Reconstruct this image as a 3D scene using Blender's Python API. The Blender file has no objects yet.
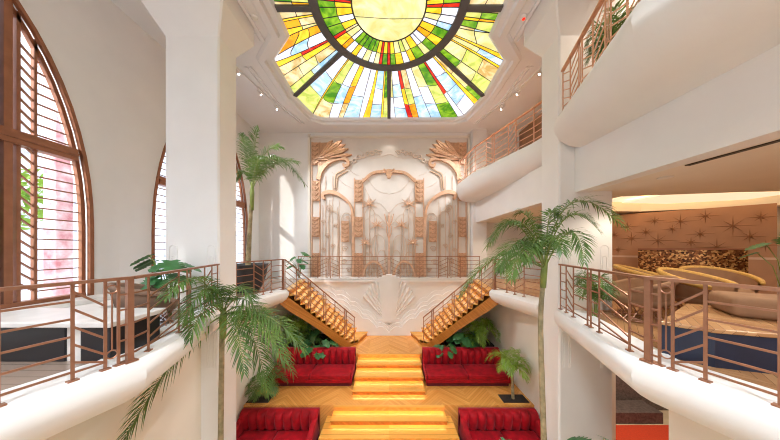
import bpy, bmesh, math, random
from mathutils import Vector, Matrix

R = random.Random(7)
C = bpy.context.scene.collection
E = 5.88                       # eye height above the lower floor
MEZZ = 4.40                    # mezzanine floor
CURB = 4.44                    # top of balcony curb
MID = 1.65                     # middle landing
TIER = 0.99                    # upper sofa tier
CEIL = E + 6.25
REAR = 12.1                    # rear wall
PI = math.pi
V = Vector


def lin(r, g, b):
    f = lambda c: ((c / 255 + 0.055) / 1.055) ** 2.4 if c > 10 else c / 255 / 12.92
    return (f(r), f(g), f(b), 1.0)


# ---------------------------------------------------------------- materials
def mat(name, col, rough=0.5, metal=0.0, noise=0.0, scale=6.0, col2=None, emit=None, strength=0.0,
        bump=0.0, bscale=40.0, sheen=0.0, spec=0.5, transl=0.0):
    m = bpy.data.materials.new(name)
    m.use_nodes = True
    nt = m.node_tree
    b = nt.nodes['Principled BSDF']
    b.inputs['Roughness'].default_value = rough
    b.inputs['Metallic'].default_value = metal
    b.inputs['Specular IOR Level'].default_value = spec
    if sheen:
        b.inputs['Sheen Weight'].default_value = sheen
        b.inputs['Sheen Tint'].default_value = (1, .35, .4, 1)
    b.inputs['Base Color'].default_value = col
    tc = nt.nodes.new('ShaderNodeTexCoord')
    if noise or col2:
        n = nt.nodes.new('ShaderNodeTexNoise')
        n.inputs['Scale'].default_value = scale
        n.inputs['Detail'].default_value = 5
        nt.links.new(tc.outputs['Object'], n.inputs['Vector'])
        r = nt.nodes.new('ShaderNodeValToRGB')
        r.color_ramp.elements[0].position = 0.32
        r.color_ramp.elements[1].position = 0.68
        c2 = col2 or tuple(c * (1 - noise) for c in col[:3]) + (1,)
        r.color_ramp.elements[0].color = c2
        r.color_ramp.elements[1].color = col
        nt.links.new(n.outputs['Fac'], r.inputs['Fac'])
        nt.links.new(r.outputs['Color'], b.inputs['Base Color'])
        if emit:
            nt.links.new(r.outputs['Color'], b.inputs['Emission Color'])
    if emit:
        if not (noise or col2):
            b.inputs['Emission Color'].default_value = emit
        b.inputs['Emission Strength'].default_value = strength
    if bump:
        n2 = nt.nodes.new('ShaderNodeTexNoise')
        n2.inputs['Scale'].default_value = bscale
        nt.links.new(tc.outputs['Object'], n2.inputs['Vector'])
        bp = nt.nodes.new('ShaderNodeBump')
        bp.inputs['Strength'].default_value = bump
        bp.inputs['Distance'].default_value = 0.02
        nt.links.new(n2.outputs['Fac'], bp.inputs['Height'])
        nt.links.new(bp.outputs['Normal'], b.inputs['Normal'])
    if transl:
        t = nt.nodes.new('ShaderNodeBsdfTranslucent')
        t.inputs['Color'].default_value = tuple(min(1, c * 1.6) for c in col[:3]) + (1,)
        mx = nt.nodes.new('ShaderNodeMixShader')
        mx.inputs['Fac'].default_value = transl
        out = nt.nodes['Material Output']
        nt.links.new(b.outputs[0], mx.inputs[1])
        nt.links.new(t.outputs[0], mx.inputs[2])
        nt.links.new(mx.outputs[0], out.inputs['Surface'])
    return m


def wood_mat(name, c1, c2, plank=0.09, period=0.9, rough=0.26, zig=1.0, axis='Y'):
    """Chevron laid boards, procedural, from object coordinates."""
    m = bpy.data.materials.new(name)
    m.use_nodes = True
    nt = m.node_tree
    b = nt.nodes['Principled BSDF']
    b.inputs['Roughness'].default_value = rough
    N = nt.nodes.new
    L = nt.links.new
    tc = N('ShaderNodeTexCoord')
    sp = N('ShaderNodeSeparateXYZ')
    L(tc.outputs['Object'], sp.inputs[0])

    def M(op, a, bb=None):
        n = N('ShaderNodeMath')
        n.operation = op
        for i, x in enumerate((a, bb)):
            if x is None:
                continue
            if isinstance(x, (int, float)):
                n.inputs[i].default_value = x
            else:
                L(x, n.inputs[i])
        return n.outputs[0]
    u = M('DIVIDE', sp.outputs['X'], period)
    col = M('FLOOR', M('MULTIPLY', u, 2.0))
    tri = M('PINGPONG', u, 0.5)
    v = M('ADD', sp.outputs[axis], M('MULTIPLY', tri, period * zig))
    q = M('DIVIDE', M('ADD', v, sp.outputs['Z']), plank)
    idx = M('FLOOR', q)
    wn = N('ShaderNodeTexWhiteNoise')
    wn.noise_dimensions = '2D'
    cb = N('ShaderNodeCombineXYZ')
    L(idx, cb.inputs[0])
    L(col, cb.inputs[1])
    L(cb.outputs[0], wn.inputs['Vector'])
    ns = N('ShaderNodeTexNoise')
    ns.inputs['Scale'].default_value = 14
    ns.inputs['Detail'].default_value = 4
    L(tc.outputs['Object'], ns.inputs['Vector'])
    f = M('ADD', M('MULTIPLY', wn.outputs['Value'], 0.75), M('MULTIPLY', ns.outputs['Fac'], 0.3))
    r = N('ShaderNodeValToRGB')
    r.color_ramp.elements[0].color = c2
    r.color_ramp.elements[1].color = c1
    L(f, r.inputs['Fac'])
    fr = M('FRACT', q)
    seam = M('GREATER_THAN', fr, 0.05)
    mx = N('ShaderNodeMix')
    mx.data_type = 'RGBA'
    mx.inputs['A'].default_value = tuple(c * 0.45 for c in c2[:3]) + (1,)
    L(r.outputs['Color'], mx.inputs['B'])
    L(seam, mx.inputs['Factor'])
    L(mx.outputs['Result'], b.inputs['Base Color'])
    return m


def mosaic_mat(name):
    m = bpy.data.materials.new(name)
    m.use_nodes = True
    nt = m.node_tree
    b = nt.nodes['Principled BSDF']
    b.inputs['Roughness'].default_value = 0.28
    b.inputs['Metallic'].default_value = 0.7
    tc = nt.nodes.new('ShaderNodeTexCoord')
    vo = nt.nodes.new('ShaderNodeTexVoronoi')
    vo.inputs['Scale'].default_value = 24
    nt.links.new(tc.outputs['Object'], vo.inputs['Vector'])
    sep = nt.nodes.new('ShaderNodeSeparateColor')
    nt.links.new(vo.outputs['Color'], sep.inputs[0])
    r = nt.nodes.new('ShaderNodeValToRGB')
    e = r.color_ramp.elements
    e[0].color = lin(60, 35, 22)
    e[1].color = lin(240, 190, 120)
    x = e.new(0.55)
    x.color = lin(150, 92, 52)
    nt.links.new(sep.outputs[0], r.inputs['Fac'])
    nt.links.new(r.outputs['Color'], b.inputs['Base Color'])
    return m


def glass_mat(name, c1, c2, strength):
    """Back-lit opalescent stained glass: mottled colour, its own emission standing in for daylight."""
    m = bpy.data.materials.new(name)
    m.use_nodes = True
    nt = m.node_tree
    b = nt.nodes['Principled BSDF']
    b.inputs['Roughness'].default_value = 0.25
    tc = nt.nodes.new('ShaderNodeTexCoord')
    n = nt.nodes.new('ShaderNodeTexNoise')
    n.inputs['Scale'].default_value = 1.7
    n.inputs['Detail'].default_value = 6
    n.inputs['Distortion'].default_value = 1.6
    nt.links.new(tc.outputs['Object'], n.inputs['Vector'])
    r = nt.nodes.new('ShaderNodeValToRGB')
    r.color_ramp.elements[0].position = 0.38
    r.color_ramp.elements[1].position = 0.62
    r.color_ramp.elements[0].color = c2
    r.color_ramp.elements[1].color = c1
    nt.links.new(n.outputs['Fac'], r.inputs['Fac'])
    nt.links.new(r.outputs['Color'], b.inputs['Base Color'])
    nt.links.new(r.outputs['Color'], b.inputs['Emission Color'])
    b.inputs['Emission Strength'].default_value = strength
    return m


GS = 0.64
M = dict(
    plaster=mat('white_plaster', lin(236, 233, 230), 0.75, noise=0.04, scale=1.4, bump=0.06, bscale=25),
    cream=mat('cream_plaster', lin(235, 226, 212), 0.8, noise=0.05, scale=1.2),
    ceiling=mat('ceiling_paint', lin(232, 232, 234), 0.85, noise=0.02, scale=1.0),
    veined=mat('veined_plaster', lin(222, 212, 203), 0.6, noise=0.07, scale=1.6),
    marble=mat('white_stone', lin(232, 228, 224), 0.3, noise=0.14, scale=3.0),
    bronze=mat('bronze_rail', lin(172, 124, 98), 0.36, metal=0.65, noise=0.12, scale=9),
    bronze_dark=mat('bronze_window', lin(164, 108, 78), 0.42, metal=0.45, noise=0.2, scale=5),
    gilt=mat('gilded_relief', lin(226, 180, 146), 0.42, metal=0.35, noise=0.2, scale=9, bump=0.25, bscale=14),
    gilt_dark=mat('gilded_ground', lin(208, 162, 128), 0.5, metal=0.35, noise=0.25, scale=9),
    copper=mat('copper_rail_lit', lin(220, 168, 138), 0.38, metal=0.5, noise=0.1, scale=9),  # paler than bronze_rail: stronger light on the upper railing put into the colour
    rose=mat('rose_plaster', lin(234, 214, 198), 0.7, noise=0.15, scale=9),
    champagne=mat('champagne_metal', lin(212, 180, 152), 0.4, metal=0.45),
    wood=wood_mat('amber_oak_chevron', lin(232, 168, 90), lin(210, 140, 64), period=1.7, plank=.11, rough=.2),
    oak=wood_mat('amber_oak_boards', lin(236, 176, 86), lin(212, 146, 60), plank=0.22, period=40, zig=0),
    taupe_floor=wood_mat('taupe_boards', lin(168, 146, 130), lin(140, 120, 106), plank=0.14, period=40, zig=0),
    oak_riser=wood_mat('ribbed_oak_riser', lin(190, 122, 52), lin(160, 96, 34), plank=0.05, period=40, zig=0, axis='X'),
    lounge_wood=wood_mat('lounge_oak', lin(196, 150, 104), lin(160, 112, 72), plank=0.12, period=1.2),
    velvet=mat('red_velvet', lin(178, 6, 26), 0.6, noise=0.5, scale=5, sheen=0.2, spec=0.2),
    velvet_dark=mat('red_velvet_plinth', lin(90, 4, 18), 0.8),
    leaf=mat('palm_leaf', lin(104, 134, 62), 0.38, noise=0.5, scale=2.5, col2=lin(48, 82, 40), transl=0.25),
    leaf_light=mat('light_leaf', lin(142, 176, 66), 0.45, noise=0.35, scale=3, transl=0.3),
    leaf_dark=mat('monstera_leaf', lin(72, 128, 74), 0.35, noise=0.4, scale=5, transl=0.15),
    trunk=mat('palm_trunk', lin(170, 150, 116), 0.8, noise=0.4, scale=7, col2=lin(120, 110, 78)),
    petiole=mat('palm_petiole', lin(132, 148, 74), 0.5, noise=0.2),
    pot=mat('charcoal_pot', lin(58, 54, 54), 0.45, noise=0.2),
    soil=mat('dark_soil', lin(50, 38, 30), 0.95, noise=0.4, scale=20),
    navy=mat('navy_lacquer', lin(34, 42, 62), 0.4, noise=0.15, scale=4),
    black=mat('black_lacquer', lin(26, 26, 32), 0.35),
    rattan=mat('honey_rattan', lin(214, 166, 84), 0.55, noise=0.3, scale=30, bump=0.5, bscale=60),
    taupe=mat('taupe_suede', lin(132, 104, 86), 0.85, noise=0.2, scale=6),
    suede=mat('brown_suede', lin(158, 118, 86), 0.85, noise=0.2, scale=6),
    lounge_wall=mat('lounge_bronze_paper', lin(186, 138, 102), 0.4, metal=0.45, noise=0.15, scale=2),
    star=mat('bronze_star', lin(166, 118, 84), 0.4, metal=0.4),
    mosaic=mosaic_mat('gold_mosaic'),
    carpet=mat('red_carpet', lin(196, 62, 30), 0.95, noise=0.2, scale=30),
    stone_floor=mat('beige_stone', lin(206, 188, 160), 0.5, noise=0.15, scale=3),
    granite=mat('dark_granite', lin(110, 96, 92), 0.4, noise=0.6, scale=14),
    lead=mat('skylight_frame', lin(84, 82, 82), 0.5),
    came=mat('lead_came', lin(40, 38, 34), 0.5),
    led=mat('led_strip', lin(255, 214, 130), 0.5, emit=lin(255, 212, 136), strength=18),
    led_side=mat('led_strip_soft', lin(255, 214, 130), 0.5, emit=lin(255, 234, 196), strength=5),
    lamp=mat('lamp_lens', lin(255, 250, 240), 0.4, emit=lin(255, 244, 226), strength=12),
    cove=mat('cove_light', lin(255, 238, 200), 0.6, emit=lin(255, 232, 196), strength=0.6),
    white_metal=mat('white_metal', lin(232, 230, 226), 0.4),
    red_led=mat('red_indicator', lin(230, 40, 20), 0.4, emit=lin(255, 40, 20), strength=1.0),
    facade=mat('pale_facade', lin(232, 232, 236), 0.8, noise=0.1, scale=0.8),
    pane=mat('facade_panes', lin(190, 200, 216), 0.2),
    pink=mat('pink_pillar', lin(214, 140, 146), 0.8, scale=4, col2=lin(240, 224, 226)),
    slot=mat('dark_slot', lin(70, 60, 52), 0.6),
    glass=None,
)
GLASS = [  # skylight glass colours
    glass_mat('glass_cream', lin(240, 236, 186), lin(204, 204, 130), GS),
    glass_mat('glass_white', lin(240, 242, 250), lin(206, 214, 236), GS * 1.1),
    glass_mat('glass_yellow', lin(250, 222, 60), lin(238, 186, 30), GS),
    glass_mat('glass_orange', lin(240, 176, 30), lin(226, 140, 16), GS),
    glass_mat('glass_green', lin(140, 190, 40), lin(58, 132, 20), GS),
    glass_mat('glass_red', lin(226, 50, 26), lin(190, 20, 20), GS),
    glass_mat('glass_pale_green', lin(226, 230, 140), lin(180, 200, 90), GS),
    glass_mat('glass_beige', lin(240, 230, 190), lin(196, 170, 96), GS),
    glass_mat('glass_blue', lin(210, 232, 246), lin(150, 200, 232), GS),
]
GK = dict(c=0, w=1, y=2, o=3, g=4, r=5, p=6, b=7, l=8)


# ---------------------------------------------------------------- mesh builder
class MB:
    def __init__(self):
        self.v, self.f, self.mi = [], [], []

    def add(self, vs, fs, mi=0):
        b = len(self.v)
        self.v += [V(p) for p in vs]
        self.f += [tuple(b + i for i in f) for f in fs]
        self.mi += [mi] * len(fs)
        return self

    def hexa(self, p, mi=0):
        return self.add(p, [(0, 3, 2, 1), (4, 5, 6, 7), (0, 1, 5, 4), (1, 2, 6, 5), (2, 3, 7, 6), (3, 0, 4, 7)], mi)

    def box(self, x0, x1, y0, y1, z0, z1, mi=0):
        return self.hexa([(x0, y0, z0), (x1, y0, z0), (x1, y1, z0), (x0, y1, z0),
                          (x0, y0, z1), (x1, y0, z1), (x1, y1, z1), (x0, y1, z1)], mi)

    def bar(self, p, q, w, h, up=(0, 0, 1), mi=0):
        p, q, up = V(p), V(q), V(up)
        t = (q - p)
        if t.length < 1e-6:
            return self
        t.normalize()
        s = t.cross(up)
        if s.length < 1e-4:
            s = t.cross(V((1, 0, 0)))
        s.normalize()
        u = s.cross(t)
        a, b = s * (w / 2), u * (h / 2)
        return self.hexa([p - a - b, p + a - b, q + a - b, q - a - b, p - a + b, p + a + b, q + a + b, q - a + b], mi)

    def tube(self, pts, r, n=6, mi=0, cap=True):
        pts = [V(p) for p in pts]
        rr = r if isinstance(r, (list, tuple)) else [r] * len(pts)
        rings = []
        u = None
        for i, p in enumerate(pts):
            t = (pts[min(i + 1, len(pts) - 1)] - pts[max(i - 1, 0)])
            if t.length < 1e-9:
                t = V((0, 0, 1))
            t.normalize()
            if u is None:
                a = V((0, 0, 1)) if abs(t.z) < .9 else V((1, 0, 0))
                u = t.cross(a).normalized()
            else:
                u = (u - t * u.dot(t))
                if u.length < 1e-6:
                    u = t.cross(V((0, .3, 1)))
                u.normalize()
            w = t.cross(u)
            rings.append([p + (u * math.cos(2 * PI * k / n) + w * math.sin(2 * PI * k / n)) * rr[i] for k in range(n)])
        vs = [x for rg in rings for x in rg]
        fs = []
        for i in range(len(rings) - 1):
            for k in range(n):
                a, b = i * n + k, i * n + (k + 1) % n
                fs.append((a, b, b + n, a + n))
        if cap:
            fs.append(tuple(range(n))[::-1])
            fs.append(tuple((len(rings) - 1) * n + k for k in range(n)))
        return self.add(vs, fs, mi)

    def lathe(self, prof, n=24, c=(0, 0, 0), mi=0):
        vs, fs = [], []
        for r, z in prof:
            for k in range(n):
                a = 2 * PI * k / n
                vs.append((c[0] + r * math.cos(a), c[1] + r * math.sin(a), c[2] + z))
        for i in range(len(prof) - 1):
            for k in range(n):
                a, b = i * n + k, i * n + (k + 1) % n
                fs.append((a, b, b + n, a + n))
        fs.append(tuple(range(n))[::-1])
        fs.append(tuple((len(prof) - 1) * n + k for k in range(n)))
        return self.add(vs, fs, mi)

    def prism(self, poly, a0, a1, axis='z', mi=0):
        """poly 2D; axis z: (x,y); y: (x,z); x: (y,z)."""
        def P(p, a):
            return (p[0], p[1], a) if axis == 'z' else (p[0], a, p[1]) if axis == 'y' else (a, p[0], p[1])
        n = len(poly)
        vs = [P(p, a0) for p in poly] + [P(p, a1) for p in poly]
        fs = [(i, (i + 1) % n, n + (i + 1) % n, n + i) for i in range(n)]
        fs += [tuple(range(n))[::-1], tuple(range(n, 2 * n))]
        return self.add(vs, fs, mi)

    def sweep(self, prof, path, side=1, mi=0, closed=False, cap=True):
        """prof: (outward offset, z); path: plan points; side: +1 offsets to the right of travel."""
        n, rings = len(path), []
        for i, p in enumerate(path):
            p = V((p[0], p[1]))
            if closed:
                a, b = V(path[i - 1]), V(path[(i + 1) % n])
            else:
                a, b = V(path[max(i - 1, 0)]), V(path[min(i + 1, n - 1)])
            d1 = (p - V((a[0], a[1]))); d2 = (V((b[0], b[1])) - p)
            if d1.length < 1e-9: d1 = d2
            if d2.length < 1e-9: d2 = d1
            d1.normalize(); d2.normalize()
            n1 = V((d1.y, -d1.x)) * side; n2 = V((d2.y, -d2.x)) * side
            m = n1 + n2
            m = m / max(m.dot(m) / 2, 1e-6) * 1.0
            # mitre: |m| = 1/cos(half)
            rings.append([(p.x + m.x * d, p.y + m.y * d, z) for d, z in prof])
        k = len(prof)
        vs = [x for r in rings for x in r]
        fs = []
        for i in range(n if closed else n - 1):
            j = (i + 1) % n
            for q in range(k - 1):
                f = (i * k + q, i * k + q + 1, j * k + q + 1, j * k + q)
                fs.append(f if side > 0 else f[::-1])
        if cap and not closed:
            fs.append(tuple(range(k)))
            fs.append(tuple((n - 1) * k + q for q in range(k))[::-1])
        return self.add(vs, fs, mi)

    def build(self, name, m, parent=None, smooth=False, bevel=0.0, seg=2, fixn=True):
        me = bpy.data.meshes.new(name)
        org = V((0, 0, 0))
        q = parent
        while q is not None:
            org += q.location
            q = q.parent
        me.from_pydata([tuple(v - org) for v in self.v], [], self.f)
        ms = m if isinstance(m, (list, tuple)) else [m]
        for x in ms:
            me.materials.append(x)
        for p, i in zip(me.polygons, self.mi):
            p.material_index = i
            p.use_smooth = bool(smooth)
        if fixn:
            bm = bmesh.new()
            bm.from_mesh(me)
            bmesh.ops.recalc_face_normals(bm, faces=bm.faces)
            bm.to_mesh(me)
            bm.free()
        if smooth == 'auto':
            me.set_sharp_from_angle(angle=math.radians(32))
        o = bpy.data.objects.new(name, me)
        C.objects.link(o)
        if parent is not None:
            o.parent = parent
        if bevel:
            md = o.modifiers.new('bevel', 'BEVEL')
            md.width = bevel
            md.segments = seg
            md.limit_method = 'ANGLE'
        return o


def tag(o, label, cat, group=None, kind=None):
    o['label'] = label
    o['category'] = cat
    if group:
        o['group'] = group
    if kind:
        o['kind'] = kind
    return o


def thing(name, label, cat, loc=(0, 0, 0), rz=0.0, group=None):
    o = bpy.data.objects.new(name, None)
    C.objects.link(o)
    o.location = loc
    o.rotation_euler = (0, 0, rz)
    return tag(o, label, cat, group)


def struct(name, mb, m, label=None, cat=None, parent=None, **k):
    o = mb.build(name, m, parent, **k)
    if parent is None:
        o['kind'] = 'structure'
        if label:
            o['label'] = label
            o['category'] = cat
    return o


def dup(root, loc, rz, label, group=None):
    r = root.copy()
    C.objects.link(r)
    r.location = loc
    r.rotation_euler = (0, 0, rz)
    r['label'] = label
    if group:
        r['group'] = group
    for ch in list(root.children):
        c = ch.copy()
        C.objects.link(c)
        c.parent = r
        for g in ch.children:
            d = g.copy()
            C.objects.link(d)
            d.parent = c
    return r


def fill_holes(outer, holes):
    """Triangulated planar region with holes -> (verts2d, tris)."""
    bm = bmesh.new()
    edges = []
    for loop in [outer] + holes:
        vs = [bm.verts.new((p[0], p[1], 0)) for p in loop]
        for i in range(len(vs)):
            edges.append(bm.edges.new((vs[i], vs[(i + 1) % len(vs)])))
    bmesh.ops.triangle_fill(bm, use_beauty=True, use_dissolve=False, edges=edges, normal=(0, 0, 1))
    bm.verts.index_update()
    v = [(x.co.x, x.co.y) for x in bm.verts]
    f = [tuple(x.index for x in fc.verts) for fc in bm.faces]
    bm.free()
    return v, f


def mirx(path, s):
    return [(x * s, y) + tuple(r) for x, y, *r in path]


SIDE = {-1: 'left', 1: 'right'}

# ================================================================ SETTING
# lower floor
b = MB().box(-13, 13, -6, 12.4, -0.2, 0)
struct('floor', b, M['stone_floor'])
tag(MB().box(6.6, 12.8, 2.0, 7.5, 0, .015).build('carpet', M['carpet']), 'orange red carpet in the room below the right balcony', 'carpet')

# tier floors and landing
b = MB().box(-4.6, 4.6, 7.04, 11.3, 0, TIER)
struct('floor_tier', b, M['wood'])
b = MB().box(-1.25, 1.25, 9.1, 11.25, TIER, MID)
b.box(-4.6, -1.25, 9.12, 11.25, TIER, MID).box(1.25, 4.6, 9.12, 11.25, TIER, MID)
struct('floor_landing', b, M['wood'])

# main steps: each a part, each with a glowing strip below its nosing
def main_steps():
    t = thing('main_staircase', 'wide amber oak steps lit from under each nosing, rising between the red sofas', 'stairs', (0, 5, 0))
    def step(hw, y, yb, z, z0):
        bb = MB().box(-hw, hw, y + 0.06, yb, z0, z - 0.035, mi=1)
        bb.box(-hw, hw, y, yb, z - 0.035, z)
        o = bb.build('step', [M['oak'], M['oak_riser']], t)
        l = MB().box(-hw + 0.03, hw - 0.03, y + 0.046, y + 0.058, z - 0.046, z - 0.036)
        l.build('light_strip', M['led'], o)
    r = 0.165
    step(1.22, 7.49, 9.1, TIER + r, TIER)
    step(1.235, 8.0, 9.1, TIER + 2 * r, TIER + r)
    step(1.25, 8.55, 9.1, TIER + 3 * r, TIER + 2 * r)
    for k, (y, hw) in enumerate([(6.62, 1.73), (6.2, 1.93), (5.78, 2.0), (5.36, 2.05), (4.94, 2.1)]):
        step(hw, y, 7.04, TIER - (k + 1) * r, TIER - (k + 2) * r + (0 if k < 4 else 0))
    for z, y, hw in ((MID, 9.1, 1.25), (TIER, 7.04, 1.73)):     # strips under landing and tier edge
        e = MB().box(-hw, hw, y - 0.06, y + 0.02, z - 0.035, z + 0.001).build('nosing', M['oak'], t)
        MB().box(-hw + .03, hw - .03, y - 0.014, y - 0.002, z - 0.046, z - 0.036).build('light_strip', M['led'], e)
main_steps()

# ---------------- columns with flared capitals
for s in (-1, 1):
    x0, x1, y0, y1 = 4.12, 5.44, 5.45, 6.1
    b = MB()
    def ring(d, z):
        c = 0.035
        a0, a1, b0, b1 = x0 - d, x1 + d, y0 - d, y1 + d
        return [(s * x, y, z) for x, y in ((a0 + c, b0), (a1 - c, b0), (a1, b0 + c), (a1, b1 - c), (a1 - c, b1), (a0 + c, b1), (a0, b1 - c), (a0, b0 + c))]
    rs = [ring(0, 0), ring(0, E + 5.17), ring(.3, E + 5.75), ring(.3, CEIL + .05)]
    vs = [p for r in rs for p in r]
    fs = [(i * 8 + k, i * 8 + (k + 1) % 8, (i + 1) * 8 + (k + 1) % 8, (i + 1) * 8 + k) for i in range(3) for k in range(8)]
    b.add(vs, fs)
    o = struct('column_' + SIDE[s], b, M['plaster'])
    # slim raised hairpin mouldings on the column face
    for xx, zt in ((5.22, E + .1), (4.3, E + .1)):
        t = MB()
        for k, dz in ((0, 0), (1, -.22)):
            w = .1 - .05 * k
            pts = [(s * (xx - w), y0 - .004, 3.0), (s * (xx - w), y0 - .004, zt + dz - .1)] + \
                  [(s * (xx - w * math.cos(a)), y0 - .004, zt + dz - .1 + w * math.sin(a)) for a in (PI * .25, PI * .5, PI * .75)] + \
                  [(s * (xx + w), y0 - .004, zt + dz - .1), (s * (xx + w), y0 - .004, 3.0)]
            t.tube(pts, 0.007, 5)
        t.build('moulding', M['plaster'], o)

# ---------------- balcony outline in plan (right side, mirrored for the left)
FRONT = [(4.6, -6), (4.6, -1.6), (4.25, -0.4), (3.78, 1.3), (3.28, 2.9), (4.14, 5.42)]
BACK = [(4.15, 6.12), (3.95, 7.1), (3.72, 8.0)]
NOSE = [(-.45, 0), (0, 0), (.09, -.03), (.135, -.09), (.15, -.2), (.12, -.33), (.04, -.44), (-.1, -.53), (-.35, -.58), (-1.4, -.58), (-1.4, -.1)]
NOSE_BACK = [(-.45, 0), (0, 0), (.09, -.03), (.135, -.09), (.14, -.2), (.07, -.34), (-.05, -.45), (-.3, -.58), (-.5, -.6), (-.5, -.1)]
def lift(prof, z):
    return [(d, z + h) for d, h in prof]
for s in (-1, 1):
    b = MB().sweep(lift(NOSE, CURB), mirx(FRONT, s), side=-1 * s)
    struct('trim_1_' + SIDE[s], b, M['plaster'], smooth='auto')
    p2 = mirx(BACK, s)
    b = MB().sweep(lift(NOSE_BACK, CURB), p2 + [(s * 3.8, 8.13), (s * 3.98, 8.2)], side=-1 * s)
    struct('trim_2_' + SIDE[s], b, M['plaster'], smooth='auto')
    # mezzanine floor slab
    poly = [(x + .4, y) for x, y in FRONT] + [(4.55, 5.5), (4.55, 6.1), (4.5, 6.3), (4.2, 7.6), (3.82, 8.05), (4.38, 11.2), (7.0 if s < 0 else 12.9, 11.2), (7.0 if s < 0 else 12.9, -6)]
    b = MB().prism(mirx(poly, s), MEZZ - .3, MEZZ)
    struct('floor_mezzanine_' + SIDE[s], b, M['taupe_floor'] if s < 0 else M['lounge_wood'])
    # wall below the mezzanine
    b = MB().box(s * 4.55, s * 4.75, 6.1, 11.2, 0, MEZZ - .1)
    if s < 0:
        b.box(s * 4.55, s * 4.75, -6, 5.45, 0, MEZZ - .3)
    else:
        b.box(s * 4.55, s * 4.75, -6, 3.66, 0, MEZZ - .3)
    struct('wall_under_' + SIDE[s], b, M['cream'])

# rear landing between the side balconies
b = MB().box(-4.9, 4.9, 11.36, REAR, MEZZ - .3, MEZZ)
struct('floor_rear', b, M['marble'])
b = MB().box(-4.9, 4.9, 11.14, 11.3, MEZZ - .02, CURB).box(-4.9, 4.9, 11.1, 11.2, MEZZ - .14, MEZZ - .05)
struct('trim_3', b, M['plaster'])
b = MB().box(-4.75, 4.75, 11.2, 11.35, 0, MEZZ)
struct('wall_landing', b, M['plaster'])

# rear wall
b = MB().box(-7.3, 13, REAR, REAR + .25, 0, CEIL)
struct('wall_rear', b, M['plaster'])
# beige border strips beside the gilded screen, right pilaster
b = MB()
for s in (-1, 1):
    b.box(s * 4.22, s * 4.34, REAR - .1, REAR, MEZZ, CEIL - .1)
b.box(-4.34, 4.34, REAR - .1, REAR, CEIL - .3, CEIL - .2)
struct('trim_4', b, M['cream'])
b = MB().box(-4.22, 4.22, REAR - .014, REAR, MEZZ, CEIL - .3)
struct('wall_panel', b, M['veined'])
b = MB().box(4.36, 5.1, 11.7, REAR, MEZZ, CEIL)
struct('wall_pilaster', b, M['plaster'])

# ---------------- left wall with two great arched windows
ARC = [(3.03, 2.27), (8.9, 2.25)]
SILL, SPR, RISE = E - 1.15, E + .5, 4.9
def halfw(h, a):
    if h <= SPR: return a
    k = (h - SPR) / RISE
    return a * math.sqrt(max(0, 1 - k * k))
def arch_loop(c, a, da=0.0, n=28):
    pts = [(c - a - da, SILL - (da if da > 0 else 0))]
    for i in range(n + 1):
        t = PI - PI * i / n
        pts.append((c + (a + da) * math.cos(t), SPR + (RISE + da) * math.sin(t)))
    pts.append((c + a + da, SILL - (da if da > 0 else 0)))
    return pts
outer = [(-6, 0), (REAR, 0), (REAR, CEIL), (-6, CEIL)]
vv, ff = fill_holes(outer, [arch_loop(c, a) for c, a in ARC])
b = MB().add([(-7.0, y, z) for y, z in vv], ff).add([(-7.35, y, z) for y, z in vv], ff)
for c, a in ARC:
    l = arch_loop(c, a)
    n = len(l)
    b.add([(-7.0, y, z) for y, z in l] + [(-7.35, y, z) for y, z in l], [(i, (i + 1) % n, n + (i + 1) % n, n + i) for i in range(n)])
struct('wall_left', b, M['plaster'], fixn=False)
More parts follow.
